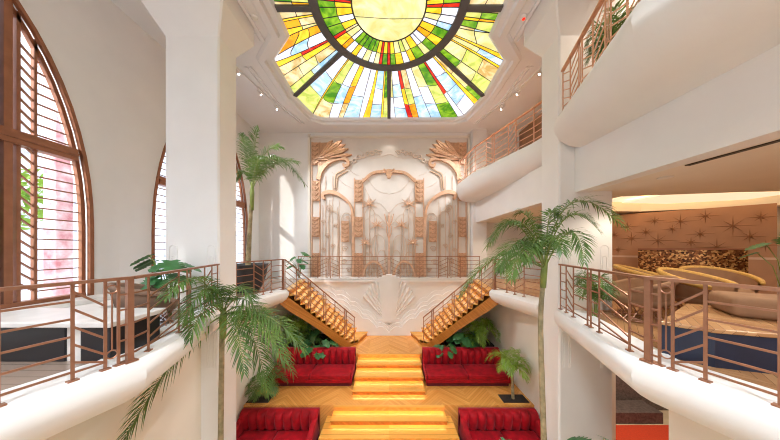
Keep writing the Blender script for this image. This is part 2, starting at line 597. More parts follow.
for wi, (c, a) in enumerate(ARC):
    w = bpy.data.objects.new('window_%d' % (wi + 1), None)
    C.objects.link(w)
    w.location = (-7.1, c, SILL)
    w['kind'] = 'structure'
    fr = MB()
    for da, x0, x1, wd in ((0.02, -7.04, -6.97, .07), (-.06, -7.14, -7.06, .07)):
        lo, li = arch_loop(c, a, da), arch_loop(c, a, da - wd)
        lo[0] = (lo[0][0], SILL); lo[-1] = (lo[-1][0], SILL); li[0] = (li[0][0], SILL); li[-1] = (li[-1][0], SILL)
        for i in range(len(lo) - 1):
            p, q, r_, t_ = lo[i], lo[i + 1], li[i + 1], li[i]
            fr.hexa([(x0, *p), (x0, *q), (x0, *r_), (x0, *t_), (x1, *p), (x1, *q), (x1, *r_), (x1, *t_)])
    fr.build('window_frame', M['bronze_dark'], w)
    mu = MB()
    for sg in (-1, 1):
        for off, wd in ((.98, .1), (1.12, .1), (1.26, .05)):
            y = c + sg * off
            top = SPR + RISE * math.sqrt(1 - (off / a) ** 2) - .05
            mu.box(-7.16 if wd < .1 else -7.2, -7.02 if wd > .05 else -7.06, y - wd / 2, y + wd / 2, SILL, top)
        y = c + sg * 1.47
        mu.box(-7.14, -7.06, y - .02, y + .02, SILL, SPR + RISE * math.sqrt(1 - (1.47 / a) ** 2) - .05)
    hw = halfw(E + 2.1, a) - .1
    mu.box(-7.2, -7.0, c - hw, c + hw, E + 1.98, E + 2.24)
    mu.box(-7.16, -6.98, c - hw, c + hw, E + 2.08, E + 2.14)
    mu.box(-7.2, -7.0, c - a + .1, c + a - .1, SILL, SILL + .14)
    mu.build('mullion', M['bronze_dark'], w)
    sl = MB()
    h = SILL + .3
    while h < SPR + RISE - .3:
        if not (E + 1.9 < h < E + 2.3):
            hw = halfw(h, a) - .16
            for sg in (-1, 1):
                if hw > 1.5:
                    sl.bar((-7.1, c + sg * 1.48, h), (-7.1, c + sg * hw, h), .045, .022)
                if hw > 1.45 and h + .2 < SPR + RISE * .72:
                    sl.bar((-7.1, c + sg * 1.28, h + .19), (-7.1, c + sg * 1.47, h), .045, .022)
            hc = min(.93, hw)
            if hc > .1:
                sl.bar((-7.1, c - hc, h), (-7.1, c + hc, h), .05, .03)
        h += .21
    sl.build('louvre', M['bronze_dark'], w)
    MB().box(-7.05, -6.7, c - a - .05, c + a + .05, SILL - .06, SILL).build('window_sill', M['bronze_dark'], w)

# ---------------- outside, seen through the arches
b = MB().box(-30, -7.4, -12, 30, 1.0, MEZZ - .35)
struct('exterior_terrace', b, M['facade'])
b = MB().box(-16.3, -16, -4, 36, MEZZ - .35, E + 9)
for k in range(15):
    y = -3 + k * 2.6
    b.box(-16, -15.75, y, y + .45, MEZZ - .35, E + 9)
    for z0 in (E - .6, E + 2.2, E + 5.0):
        b.box(-16, -15.97, y + .8, y + 2.2, z0, z0 + 1.7, mi=1)
for z in (E + 1.5, E + 4.3, E + 7.1):
    b.box(-16, -15.6, -4, 36, z, z + .25)
struct('exterior_facade', b, [M['facade'], M['pane']])

b = MB().box(-7.3, 13, -6.3, -6, 0, CEIL)
struct('wall_front', b, M['plaster'])

# ---------------- ceiling with the stepped opening of the skylight
SKC = (0.0, 5.93)
half = [(2.95, 0.0), (2.96, .80), (3.84, 1.64), (3.88, 3.39), (3.54, 4.75), (3.2, 4.95)]
OUT = []
for x, y in half: OUT.append((x, y))
for x, y in reversed(half): OUT.append((-x, y))
for x, y in half[1:]: OUT.append((-x, -y))
for x, y in reversed(half[1:]): OUT.append((x, -y))
OUTW = [(x + SKC[0], y + SKC[1]) for x, y in OUT]
def offset_poly(p, d):
    n, res = len(p), []
    for i in range(n):
        a, q, c = V(p[i - 1]), V(p[i]), V(p[(i + 1) % n])
        d1, d2 = (q - a), (c - q)
        if d1.length < 1e-9: d1 = d2
        d1.normalize(); d2.normalize()
        n1, n2 = V((d1.y, -d1.x)), V((d2.y, -d2.x))
        m = n1 + n2
        m = m / max(m.dot(m) / 2, .3)
        res.append((q.x + m.x * d, q.y + m.y * d))
    return res
seen = []
for p in OUTW:
    if not seen or (V(p) - V(seen[-1])).length > 1e-4: seen.append(p)
OUTW = seen
HOLE = offset_poly(OUTW, .52)
vv, ff = fill_holes([(-7.3, -6), (13, -6), (13, REAR + .2), (-7.3, REAR + .2)], [HOLE])
b = MB().add([(x, y, CEIL) for x, y in vv], ff)
struct('ceiling', b, M['ceiling'], fixn=False)
b = MB()
for (d0, d1, z0, z1) in ((.52, .45, -.02, -.07), (.45, .28, -.07, -.07), (.28, .25, -.07, .04), (.25, .08, .04, .04), (.08, .0, .04, .16)):
    A, B = offset_poly(OUTW, d0), offset_poly(OUTW, d1)
    n = len(A)
    b.add([(x, y, CEIL + z0) for x, y in A] + [(x, y, CEIL + z1) for x, y in B], [(i, (i + 1) % n, n + (i + 1) % n, n + i) for i in range(n)])
A = offset_poly(OUTW, .52)
n = len(A)
b.add([(x, y, CEIL) for x, y in A] + [(x, y, CEIL - .02) for x, y in A], [(i, (i + 1) % n, n + (i + 1) % n, n + i) for i in range(n)])
struct('trim_5', b, M['ceiling'])
b = MB()      # straight raised fillets on the flat of the ceiling
for s in (-1, 1):
    for x in (4.75, 4.9):
        b.bar((s * x, 7.7, CEIL - .015), (s * x, 9.6, CEIL - .02), .085, .05)
        b.bar((s * x, 9.6, CEIL - .015), (s * (x - .5), 11.2, CEIL - .02), .085, .05)
    for x in (3.75, 3.9):
        b.bar((s * x, 3.4, CEIL - .015), (s * x, 4.9, CEIL - .02), .085, .05)
        b.bar((s * x, 4.9, CEIL - .015), (s * x, 6.75, CEIL - .02), .085, .05)
struct('trim_6', b, M['ceiling'])

# ---------------- right-hand beam, lounge shell and upper balcony
b = MB().box(4.5, 4.8, -6, 5.6, E + 1.37, E + 2.45).box(4.5, 4.8, 6.0, REAR, E + 1.37, E + 2.45)
struct('wall_beam', b, M['plaster'])
LC = E + 1.40
outer = [(4.6, -6), (13, -6), (13, REAR), (4.6, REAR)]
hole = [(6.2, 6.0), (8.6, 5.55), (12.6, 5.2), (12.6, 7.1), (9.4, 8.4), (6.2, 8.1)]
vv, ff = fill_holes(outer, [hole])
b = MB().add([(x, y, LC) for x, y in vv], ff)
n = len(hole)
b.add([(x, y, LC) for x, y in hole] + [(x, y, LC + .45) for x, y in hole], [(i, (i + 1) % n, n + (i + 1) % n, n + i) for i in range(n)])
struct('ceiling_lounge', b, M['cream'])
cv = thing('cove_light', 'glowing cream cove of layered waves recessed in the lounge ceiling', 'ceiling light', (9.4, 6.8, LC + .2))
for k in range(4):
    f = k * .16
    pl = [(9.4 + (x - 9.4) * (1 - f), 6.8 + (y - 6.8) * (1 - f)) for x, y in hole]
    MB().prism(pl, LC + .40 - .09 * k, LC + .44 - .09 * k).build('cove_layer', M['cove'], cv)
b = MB().box(12.9, 13.1, -6, REAR, 0, CEIL)
struct('wall_right', b, M['cream'])
b = MB().box(9.0, 9.2, 9.4, REAR, MEZZ, LC)
struct('wall_lounge', b, M['slot'])
# upper balcony
UP = E + 3.2
UNOSE = [(-.5, 0), (0, 0), (.07, -.03), (.13, -.12), (.15, -.26), (.12, -.42), (.02, -.6), (-.16, -.74), (-.42, -.82), (-.9, -.84), (-1.6, -.84), (-1.6, -.1)]
b = MB().sweep(lift(UNOSE, UP), FRONT, side=-1)
struct('trim_7', b, M['plaster'], smooth='auto')
UBACK = [(4.45, 6.1), (4.35, 6.8), (3.55, 9.4), (3.42, 11.0), (3.75, 11.9), (4.3, REAR - .02)]
b = MB().sweep(lift([(d * .8, z * .95) for d, z in UNOSE], UP), UBACK, side=-1)
struct('trim_8', b, M['plaster'], smooth='auto')
poly = [(x + .4, y) for x, y in FRONT] + [(4.6, 5.5), (4.6, 6.2)] + [(x + .4, y) for x, y in UBACK[1:4]] + [(4.6, REAR), (13, REAR), (13, -6)]
b = MB().prism(poly, UP - .3, UP - .02)
struct('floor_upper', b, M['lounge_wood'])
b = MB().box(7.0, 7.2, -6, REAR, UP, CEIL)
struct('wall_upper', b, M['suede'])

# room seen through the gap below the right balcony
b = MB().box(5.4, 9.2, 7.55, 8.2, 0, .38)
struct('trim_9', b, M['granite'])
b = MB().box(5.0, 13, 8.2, 8.4, 0, MEZZ - .3)
struct('wall_lower', b, M['granite'])
b = MB().box(5.9, 6.55, 6.5, 7.0, 0, MEZZ - .3)
struct('column_lower', b, M['cream'])

# ================================================================ SKYLIGHT
def Rout(th):
    """distance from the skylight centre to its outline"""
    d = V((math.cos(th), math.sin(th)))
    best = 99
    for i in range(len(OUTW)):
        a = V(OUTW[i]) - V(SKC); q = V(OUTW[(i + 1) % len(OUTW)]) - V(SKC)
        e = q - a
        den = d.x * e.y - d.y * e.x
        if abs(den) < 1e-9: continue
        t = (a.x * e.y - a.y * e.x) / den
        u = (a.x * d.y - a.y * d.x) / den
        if t > 0 and -1e-6 <= u <= 1 + 1e-6: best = min(best, t)
    return best
GZ = CEIL + .12
RI, RO, RD = 1.84, 2.08, 0.98
sky = thing('stained_glass_skylight', 'stained glass ceiling skylight with round cream centre and coloured rays', 'skylight', (0, SKC[1], GZ))
panes, came = MB(), MB()
def pol(r, th, z=0): return (SKC[0] + r * math.cos(th), SKC[1] + r * math.sin(th), GZ + z)
def pane(fa, fb, r0, r1, c, n=5):
    """pane bounded by two curves of angle against radius fraction"""
    nu, nv = n, n
    grid = []
    for j in range(nv + 1):
        row = []
        for i in range(nu + 1):
            u = i / nu; v = j / nv
            th = fa(v) * (1 - u) + fb(v) * u
            ro = min(r1, Rout(th))
            row.append(pol(r0 + (ro - r0) * v, th))
        grid.append(row)
    b0 = [p for row in grid for p in row]
    w = nu + 1
    panes.add(b0, [(j * w + i, j * w + i + 1, (j + 1) * w + i + 1, (j + 1) * w + i) for j in range(nv) for i in range(nu)], GK[c])
    came.tube([row[-1] for row in grid], .010, 4)
    return grid
def arc_came(grid, j):
    came.tube(grid[j], .012, 4)
# each list: colour letter, width, (bend towards the rim); angles run 180 -> 0 through the rear (90)
def sector(t0, t1, spec, r0, r1, split=None):
    tot = sum(x[1] for x in spec)
    edges, acc = [], 0
    for k, x in enumerate(spec):
        edges.append((acc / tot, x[2] if len(x) > 2 else 0)); acc += x[1]
    edges.append((1, 0))
    edges[0] = (0, 0)
    for k, x in enumerate(spec):
        def mk(e):
            return lambda v: math.radians(t0 + (t1 - t0) * e[0] + e[1] * (v ** 1.3) * (1 if t1 > t0 else -1))
        fa, fb = mk(edges[k]), mk(edges[k + 1])
        c = x[0]
        if len(c) == 1:
            pane(fa, fb, r0, r1, c)
        else:   # pane broken across into pieces from inside to the rim
            n = len(c)
            for q in range(n):
                def sub(f, q=q, n=n): return lambda v: f((q + v) / n)
                f1, f2 = sub(fa), sub(fb)
                nu = 4
                g = []
                for j in range(4):
                    row = []
                    for i in range(nu + 1):
                        u = i / nu
                        v = j / 3
                        th = f1(v) * (1 - u) + f2(v) * u
                        ro = min(r1, Rout(th))
                        wob = .04 * math.sin(k * 2.3 + q * 1.7) * (u - .5) if 0 < q + v < n else 0
                        row.append(pol(r0 + (ro - r0) * min(1, max(0, (q + v) / n + wob)), th))
                    g.append(row)
                w = nu + 1
                panes.add([p for r_ in g for p in r_], [(j * w + i, j * w + i + 1, (j + 1) * w + i + 1, (j + 1) * w + i) for j in range(3) for i in range(nu)], GK[c[q]])
                came.tube([r_[-1] for r_ in g], .013, 4)
                if q: came.tube(g[0], .012, 4)
S1 = [('bb', 6, 0), ('y', 1.6, 1), ('bo', 6, 1), ('cy', 2, 0), ('oyo', 7, 2), ('wlw', 9, 3), ('ry', 2, -2), ('yb', 4, -1), ('bcb', 7, 0), ('lp', 5, 0)]
S2 = [('wlp', 10, 3), ('y', 1.4, 3), ('pgb', 6, 2), ('wlw', 7, 4), ('yob', 5, 2), ('wl', 8, 0), ('w', 6, 1), ('y', 2, -2), ('lwl', 7, 0), ('y', 1.4, 0), ('gp', 4, 0)]
S3 = [('cw', 3, 0), ('wlwl', 7, 1), ('ryr', 3, 2), ('bpo', 6, 2), ('wl', 6, 0), ('cwl', 8, 1), ('gpg', 7, -1), ('rw', 2, 0), ('wllw', 9, 1), ('y', 1.6, 0), ('bcg', 5, 1)]
S4 = [('gcp', 8, 0), ('cpb', 12, 1), ('y', 1.6, -1), ('cl', 4, -1), ('y', 1.6, -1), ('cc', 8, 0), ('bl', 3, 2), ('gp', 6, 0), ('yo', 3, 1), ('pg', 5, 0), ('ob', 4, 0)]
sector(180, 139, S1, RO, 20)
sector(139, 90, S2, RO, 20)
sector(90, 41, S3, RO, 20)
sector(41, 0, S4, RO, 20)
for a0, a1, s_ in ((0, -41, S1), (-41, -90, S3), (-90, -139, S2), (-139, -180, S4)):
    sector(a0, a1, s_, RO, 20)
IN1 = [('yg', 8, 0), ('wg', 7, 0), ('yg', 7, 0), ('br', 3, 1), ('cy', 7, 1), ('wo', 5, 1), ('gw', 6, 0), ('gy', 5, 0), ('gw', 6, 0), ('gc', 6, 0), ('gw', 5, 0), ('yc', 5, 0), ('rr', 3, 0), ('yg', 5, 0)]
IN2 = [('rr', 3, 0), ('yg', 5, 0), ('cy', 7, 0), ('pw', 5, 0), ('cy', 6, 1), ('yg', 8, 0), ('wc', 5, 0), ('wg', 7, 1), ('oy', 6, 0), ('yg', 8, 1), ('wl', 5, 0), ('cw', 6, 0), ('yw', 6, 0)]
sector(180, 92, IN1, RD, RI)
sector(92, 0, IN2, RD, RI)
sector(0, -92, IN2, RD, RI)
sector(-92, -180, IN1, RD, RI)
# cream centre, cracked into a few leaded pieces
n = 48
panes.add([pol(0, 0)] + [pol(RD, 2 * PI * k / n) for k in range(n)], [(0, 1 + k, 1 + (k + 1) % n) for k in range(n)], GK['c'])
came.tube([pol(RD, 2 * PI * k / n, -.004) for k in range(n + 1)], .022, 4, cap=False)
came.tube([pol(RD, 2.9), pol(.3, 1.5), pol(RD, .3)], .008, 4)
panes.build('glass', GLASS, sky, fixn=False)
came.build('lead_came', M['came'], sky)
MB().add([pol(r, 2 * PI * k / 64, z) for r, z in ((RI, -.05), (RO, -.05), (RO, .02), (RI, .02)) for k in range(64)],
         [(j * 64 + k, j * 64 + (k + 1) % 64, ((j + 1) % 4) * 64 + (k + 1) % 64, ((j + 1) % 4) * 64 + k) for j in range(4) for k in range(64)]).build('ring_frame', M['lead'], sky)
for a in (0, 41, 90, 139, 180, 221, 270, 319):
    t = math.radians(a)
    MB().bar(pol(RO - .05, t, -.02), pol(Rout(t) + .03, t, -.02), .15, .07).build('rib', M['lead'], sky)
# the dark box that closes the light well above the glass
b = MB().box(-4.6, 4.6, SKC[1] - 5.6, SKC[1] + 5.6, GZ + .3, GZ + .35)
struct('roof', b, M['ceiling'])

# ================================================================ RAILINGS
def rail_set(name, label, path, lays, base_plate=True, H=1.07, group=None, bars=5, metal='bronze'):
    """path: 3D points at the foot; lays: list per segment of a bay string.  I = post, P = post pair with rings, s/z = slanted bay, h = level bay"""
    t = thing(name, label, 'railing', tuple(path[0]), 0, group)
    wd = {'s': .3, 'z': .3, 'h': .62, 'm': .5, 'P': .11}
    up = V((0, 0, 1))
    hr = MB()
    for i in range(len(path) - 1):
        p, q = V(path[i]), V(path[i + 1])
        d = (q - p).normalized() * .02
        hr.bar(p - d + up * H, q + d + up * H, .075, .035)
    hr.build('handrail', M[metal], t)
    for i in range(len(path) - 1):
        p, q = V(path[i]), V(path[i + 1])
        lay = lays[i]
        lay = [(c, wd.get(c, 0)) if isinstance(c, str) else c for c in lay]
        tot = sum(x[1] for x in lay)
        flat = (q - p)
        def at(s): return p + flat * (s / tot)
        s = 0
        dirn = flat.normalized()
        for c, bw in lay:
            if c in 'IP':
                for k in ((0,) if c == 'I' else (0, 1)):
                    a = at(s + k * .11)
                    mb = MB().bar(a, a + up * H, .018, .026, up=dirn)
                    if base_plate:
                        mb.bar(a - dirn * .04 + up * .008, a + dirn * .04 + up * .008, .06, .016)
                    mb.build('post', M[metal], t)
                if c == 'P':
                    a = at(s + .055)
                    mb = MB()
                    sd = dirn
                    for zc in (H - .12, .16):
                        pts = [a + up * zc + (sd * math.cos(x) + up * math.sin(x)) * .048 for x in [2 * PI * k / 14 for k in range(15)]]
                        mb.tube(pts, .009, 5, cap=False)
                    mb.bar(a + up * .21, a + up * (H - .17), .012, .012, up=dirn)
                    mb.build('ring', M[metal], t)
                    s += wd['P']
            elif c == 'H':      # heavy corner post
                a = at(s)
                MB().bar(a, a + up * (H + .01), .06, .06, up=dirn).bar(a, a + up * .02, .12, .12, up=dirn).build('newel_post', M[metal], t)
            else:
                a, e = at(s + .01), at(s + bw - .01)
                sl = {'s': .2, 'z': -.2}.get(c, 0)
                mb = MB()
                for k in range(bars):
                    z = .1 + k * (H - .3) / (bars - 1)
                    za, ze = z - sl / 2, z + sl / 2
                    if sl and k == 0: za, ze = z + max(0, -sl) * .5, z + max(0, sl) * .5
                    if sl and k == bars - 1: za, ze = min(za, H - .06), min(ze, H - .06)
                    MB().bar(a + up * za, e + up * ze, .014, .022).build('crossbar', M[metal], t)
                if c in 'sz':
                    MB().bar(a + up * .09, e + up * .09, .014, .02).build('crossbar', M[metal], t)
                s += bw
    return t

NEAR = ['I', ('h', .42), 'I', ('z', .36), 'I', ('h', .42), 'I', ('z', .24), 'P', ('h', .1), 'H']
AWAY = [('h', .26), 'I', ('s', .72), 'I', ('h', .26), 'P', ('h', .55), 'I', ('s', .34), 'I', ('h', .3), 'I']
for s in (-1, 1):
    w = SIDE[s]
    pth = [(x * s, y, CURB) for x, y in ((4.10, .3), (3.78, 1.3), (3.32, 2.88))]
    if s < 0:
        rail_set('balcony_railing', 'near bronze railing of the left balcony before the arched window and black bench', pth, ['IhIzP', NEAR])
    else:
        rail_set('balcony_railing', 'near bronze railing of the right balcony before the navy bench', pth, ['IhIzP', NEAR])
    pth = [(x * s, y, CURB) for x, y in ((3.32, 2.93), (4.1, 5.38))]
    rail_set('balcony_railing', 'bronze railing running from the corner post back to the %s column' % ('left' if s < 0 else 'right'), pth, [AWAY])
    pth = [(x * s, y, CURB) for x, y in ((4.2, 6.18), (3.97, 7.1), (3.76, 7.98))]
    rail_set('balcony_railing', 'short bronze railing in front of the big charcoal pot' if s < 0 else 'short bronze railing behind the right column above the fern wall', pth, ['ImIzI', 'sImIH'])
rail_set('landing_railing', 'long bronze railing across the rear landing below the gilded screen', [(-4.5, 11.2, CURB), (4.5, 11.2, CURB)],
         ['I' + 'hIsPzIhI' * 3])
# upper balcony
rail_set('upper_railing', 'copper railing of the near upper balcony curving past the right column', [(x, y, UP) for x, y in ((4.10, .3), (3.78, 1.3), (3.34, 2.9), (4.16, 5.38))],
         ['IhIhI', 'IsIhIzI', 'IzIsPzIsPzIsI'], metal='copper')
rail_set('upper_railing', 'copper railing of the far upper balcony beside the gilded screen', [(x, y, UP) for x, y in ((4.48, 6.15), (4.38, 6.8), (3.6, 9.4), (3.47, 11.0))],
         ['ImI', 'IhIzIhPsIhI', 'IhIsI'], metal='copper')

# ================================================================ SIDE STAIRS
NST = 14
def side_stair(s):
    lab = SIDE[s]
    t = thing('side_staircase', 'amber oak stair with glowing risers climbing to the %s balcony' % lab, 'stairs', (s * 1.65, 9.85, MID))
    rise = (MEZZ - MID) / NST
    def F(k): return (s * (1.62 + 2.16 * k / NST), 9.86 - 1.80 * k / NST)      # front edge
    def Bk(k): return (s * (1.40 + 2.95 * k / NST), 11.05)                       # back edge at the landing wall
    def lerp(a, b_, u): return (a[0] + (b_[0] - a[0]) * u, a[1] + (b_[1] - a[1]) * u)
    def slab(mb, ka, kb, z0, z1, mi=0):
        q = [F(ka), F(kb), Bk(kb), Bk(ka)]
        mb.hexa([(x, y, z0) for x, y in q] + [(x, y, z1) for x, y in q], mi)
    for k in range(NST):
        z = MID + (k + 1) * rise
        ex = 1.6 if k == 0 else 0
        mb = MB()
        slab(mb, k - .22 - ex, k + 1.05, z - .035, z)
        slab(mb, k - ex, k + .15 - ex, z - rise, z - .035, 1)
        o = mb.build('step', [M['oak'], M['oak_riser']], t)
        a, b_ = lerp(F(k - .05 - ex), Bk(k - .05 - ex), .03), lerp(F(k - .05 - ex), Bk(k - .05 - ex), .97)
        MB().bar((a[0], a[1], z - .041), (b_[0], b_[1], z - .041), .012, .01).build('light_strip', M['led_side'], o)
    # front stringer with a smooth sweeping lower edge
    prof_top = [(-1.6, MID + .06), (.2, MID + .10), (NST, MEZZ - .12)]
    prof_bot = [(NST + .6, MEZZ - .12), (NST + .6, MEZZ - .45), (NST * .92, MEZZ - .78), (NST * .75, MEZZ - 1.17), (NST * .5, MID + .98), (NST * .3, MID + .44), (NST * .18, MID + .12), (NST * .12, MID), (-1.6, MID)]
    poly = prof_top + prof_bot
    def fr(k, off):
        x, y = F(k)
        n_ = V((.64, .77))
        return (x - s * n_.x * 0 - s * .0, y - off)
    vs = [fr(k, .05) + (z,) for k, z in poly] + [fr(k, -.01) + (z,) for k, z in poly]
    n = len(poly)
    fs = [(i, (i + 1) % n, n + (i + 1) % n, n + i) for i in range(n)] + [tuple(range(n))[::-1], tuple(range(n, 2 * n))]
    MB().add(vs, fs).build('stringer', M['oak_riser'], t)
    q = [F(1), F(NST), Bk(NST), Bk(1)]
    zz = [MID + .02, MEZZ - .35, MEZZ - .35, MID + .02]
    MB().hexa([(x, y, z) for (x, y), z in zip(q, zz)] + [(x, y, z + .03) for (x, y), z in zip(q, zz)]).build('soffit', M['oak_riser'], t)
    pa, pb = F(-.6) + (MID + .1,), F(NST - .3) + (MEZZ - .02,)
    pa = (pa[0], pa[1] - .02, pa[2]); pb = (pb[0], pb[1] - .02, pb[2])
    rail_set('stair_railing', 'sloping bronze railing on the open edge of the %s side stair' % lab, [pa, pb],
             [['I', ('m', .45), 'P', ('m', .5), 'I', ('m', .45), 'P', ('m', .6), 'P', ('m', .5), 'I', ('m', .45), 'I']], base_plate=False, H=1.12, bars=5)
for s in (-1, 1):
    side_stair(s)

# ================================================================ SOFAS
def sofa(label, loc, width, arms, n_seat, depth=1.02, high=1.0):
    t = thing('velvet_sofa', label, 'sofa', loc, 0, 'red velvet channel-back sofas on the stepped tiers')
    x0, y0, z0 = loc            # loc = centre of the back edge on the floor; front faces -y
    hw = width / 2
    yb, yf = y0, y0 - depth
    aw = .16 if arms else .05
    MB().box(x0 - hw + .04, x0 + hw - .04, yf + .1, yb - .04, z0, z0 + .12).build('plinth', M['velvet_dark'], t)
    MB().box(x0 - hw, x0 + hw, yf + .04, yb, z0 + .12, z0 + .26).build('base', M['velvet'], t, bevel=.03)
    # channelled back: each channel is a padded roll
    mb = MB()
    n = max(6, round(width / .255))
    cw = width / n
    for k in range(n):
        cx = x0 - hw + cw * (k + .5)
        prof, m = [], 7
        for j in range(m + 1):
            a = PI * j / m
            prof.append((cx - math.cos(a) * cw * .5, -math.sin(a) * .12))
        front = [(.44, .06), (.7, .0), (high - .08, -.0), (high - .02, .04), (high, .12)]
        rows = []
        for z, dy in front:
            sc = 1 if z < high - .03 else (.7 if z < high else .1)
            rows.append([(px, yb - .2 + dy + py * sc, z0 + z) for px, py in prof])
        rows.append([(px, yb, z0 + high) for px, py in prof])
        rows.append([(px, yb, z0 + .26) for px, py in prof])
        w = m + 1
        mb.add([p for r_ in rows for p in r_], [(j * w + i, j * w + i + 1, (j + 1) * w + i + 1, (j + 1) * w + i) for j in range(len(rows) - 1) for i in range(m)])
        mb.add(rows[0] + rows[-1], [tuple(range(w)) + tuple(range(2 * w - 1, w - 1, -1))])
        # side closures
        for e in (0, m):
            mb.add([r_[e] for r_ in rows], [tuple(range(len(rows)))])
    mb.build('channel_backrest', M['velvet'], t, smooth=True)
    sw = (width - 2 * aw) / n_seat
    for k in range(n_seat):
        a = x0 - hw + aw + k * sw
        MB().box(a + .008, a + sw - .008, yf, yb - .24, z0 + .26, z0 + .45).build('seat_cushion', M['velvet'], t, bevel=.05, seg=3, smooth=True)
    if arms:
        for s in (-1, 1):
            xa, xb = x0 + s * hw, x0 + s * (hw - aw)
            poly = [(yb - .02, z0 + .12), (yb - .02, z0 + high - .06), (yb - .22, z0 + high - .1), (yf + .12, z0 + .62), (yf + .03, z0 + .56), (yf + .02, z0 + .12)]
            MB().prism(poly, min(xa, xb), max(xa, xb), axis='x').build('arm', M['velvet'], t, bevel=.04, seg=3, smooth=True)
    else:
        for s in (-1, 1):
            xa, xb = x0 + s * hw, x0 + s * (hw - .05)
            poly = [(yb - .02, z0 + .12), (yb - .02, z0 + high - .05), (yb - .24, z0 + high - .1), (yb - .34, z0 + .5), (yf + .03, z0 + .4), (yf + .03, z0 + .12)]
            MB().prism(poly, min(xa, xb), max(xa, xb), axis='x').build('arm', M['velvet'], t, bevel=.02, seg=2)
    return t
sofa('red velvet sofa on the upper tier left of the amber steps, half behind palm fronds', (-2.81, 8.95, TIER), 3.0, False, 2)
sofa('red velvet sofa on the upper tier right of the amber steps', (2.81, 8.95, TIER), 3.0, False, 2)
sofa('red velvet sofa with sloping arms low on the left, below the amber tier edge', (-3.33, 7.0, 0), 2.36, True, 2, depth=.86, high=.95)
sofa('red velvet sofa with sloping arms low on the right, below the amber tier edge', (3.33, 7.0, 0), 2.36, True, 2, depth=.86, high=.95)

# ================================================================ PLASTER RELIEF UNDER THE LANDING
rel = thing('plaster_relief', 'white plaster relief of fanned sun rays over scalloped waves below the rear railing', 'wall relief', (0, 11.2, MID))
YW = 11.194
KX = 11.2 / 225
def rx(px): return (px - 388.5) * KX
def rz(py): return E - (py - 249) * KX
mb = MB()
NR = 15
pts = []
for k in range(NR * 2 + 1):     # softly ridged fan
    u = k / (NR * 2)
    a = math.radians(32 + 116 * u)
    ln = 40 + 3 * math.cos((u - .5) * PI) + (0 if k % 2 else -1.2)
    pts.append((388.5 - ln * math.cos(a) * .78, 319 - ln * math.sin(a),   .13 if k % 2 else .03))
n = len(pts)
base = [(388.5 - 5 + 10 * k / (n - 1), 319, .04) for k in range(n)]
vs = [(rx(x), YW - dd, rz(z)) for x, z, dd in pts] + [(rx(x), YW - dd, rz(z)) for x, z, dd in base] + [(rx(x), YW, rz(z)) for x, z, dd in pts]
fs = [(i, i + 1, n + i + 1, n + i) for i in range(n - 1)] + [(i, 2 * n + i, 2 * n + i + 1, i + 1) for i in range(n - 1)]
mb.add(vs, fs)
mb.build('sun_rays', M['plaster'], rel)
mb = MB()
for x0, x1, zt, dd in ((-10.5, 10.5, 277.5, .14), (-7, 7, 275.5, .22), (-3, 3, 274, .30)):
    for f0, f1 in ((x0, x1),):
        mb.hexa([(rx(388.5 + x0 * .6), YW - dd * .8, rz(321)), (rx(388.5 + x1 * .6), YW - dd * .8, rz(321)), (rx(388.5 + x1 * .6), YW, rz(321)), (rx(388.5 + x0 * .6), YW, rz(321)),
                 (rx(388.5 + x0), YW - dd, rz(zt)), (rx(388.5 + x1), YW - dd, rz(zt)), (rx(388.5 + x1), YW, rz(zt)), (rx(388.5 + x0), YW, rz(zt))])
mb.build('centre_pier', M['plaster'], rel)
KN = [(0, 321.5), (12, 316), (26, 306), (38, 297.5), (53, 291), (71, 287), (94.5, 285)]
def crest(ax):
    """scalloped line in photo-plan units: height for distance ax from the axis"""
    for (xa, ya), (xb, yb) in zip(KN, KN[1:]):
        if ax <= xb:
            u = (ax - xa) / (xb - xa)
            return ya + (yb - ya) * u - 3.4 * math.sin(PI * u) ** .8
    return KN[-1][1]
for lvl in range(4):
    mb = MB()
    dd = .03 + lvl * .055
    xs = [-91 + 182 * k / 240 for k in range(241)]
    fr = [(rx(388.5 + x), YW - dd, max(MID + .03, rz(crest(abs(x)) + lvl * (3.3 + .02 * abs(x))))) for x in xs]
    bk = [(x, YW, z) for x, y, z in fr]
    bt = [(x, y, MID) for x, y, z in fr]
    n = len(xs)
    mb.add(fr + bk + bt, [(i, i + 1, n + i + 1, n + i) for i in range(n - 1)] + [(i, 2 * n + i, 2 * n + i + 1, i + 1) for i in range(n - 1)])
    mb.build('wave', M['plaster'], rel)

# ================================================================ GILDED SCREEN ON THE REAR WALL
scr = thing('gilded_screen', 'tall gilded metal relief of palms, arches and winged corners on the rear wall', 'wall sculpture', (0, REAR, MEZZ))
YS = REAR - .018
KS = 12.05 / 225
def gx(px): return (px - 387.3) * KS
def gz(py): return E - (py - 249) * KS
def g(px, py, d=.08): return (gx(px), YS - d, gz(py))
def both(fn):
    for m in (lambda x: x, lambda x: 774.6 - x):
        fn(m)
def smooth_pts(ps, n=6):
    """Catmull-Rom through 2D points"""
    out = []
    for i in range(len(ps) - 1):
        p0, p1, p2, p3 = V(ps[max(i - 1, 0)]), V(ps[i]), V(ps[i + 1]), V(ps[min(i + 2, len(ps) - 1)])
        for k in range(n):
            t = k / n
            out.append(.5 * ((2 * p1) + (p2 - p0) * t + (2 * p0 - 5 * p1 + 4 * p2 - p3) * t * t + (3 * p1 - p0 - 3 * p2 + p3) * t ** 3))
    out.append(V(ps[-1]))
    return out
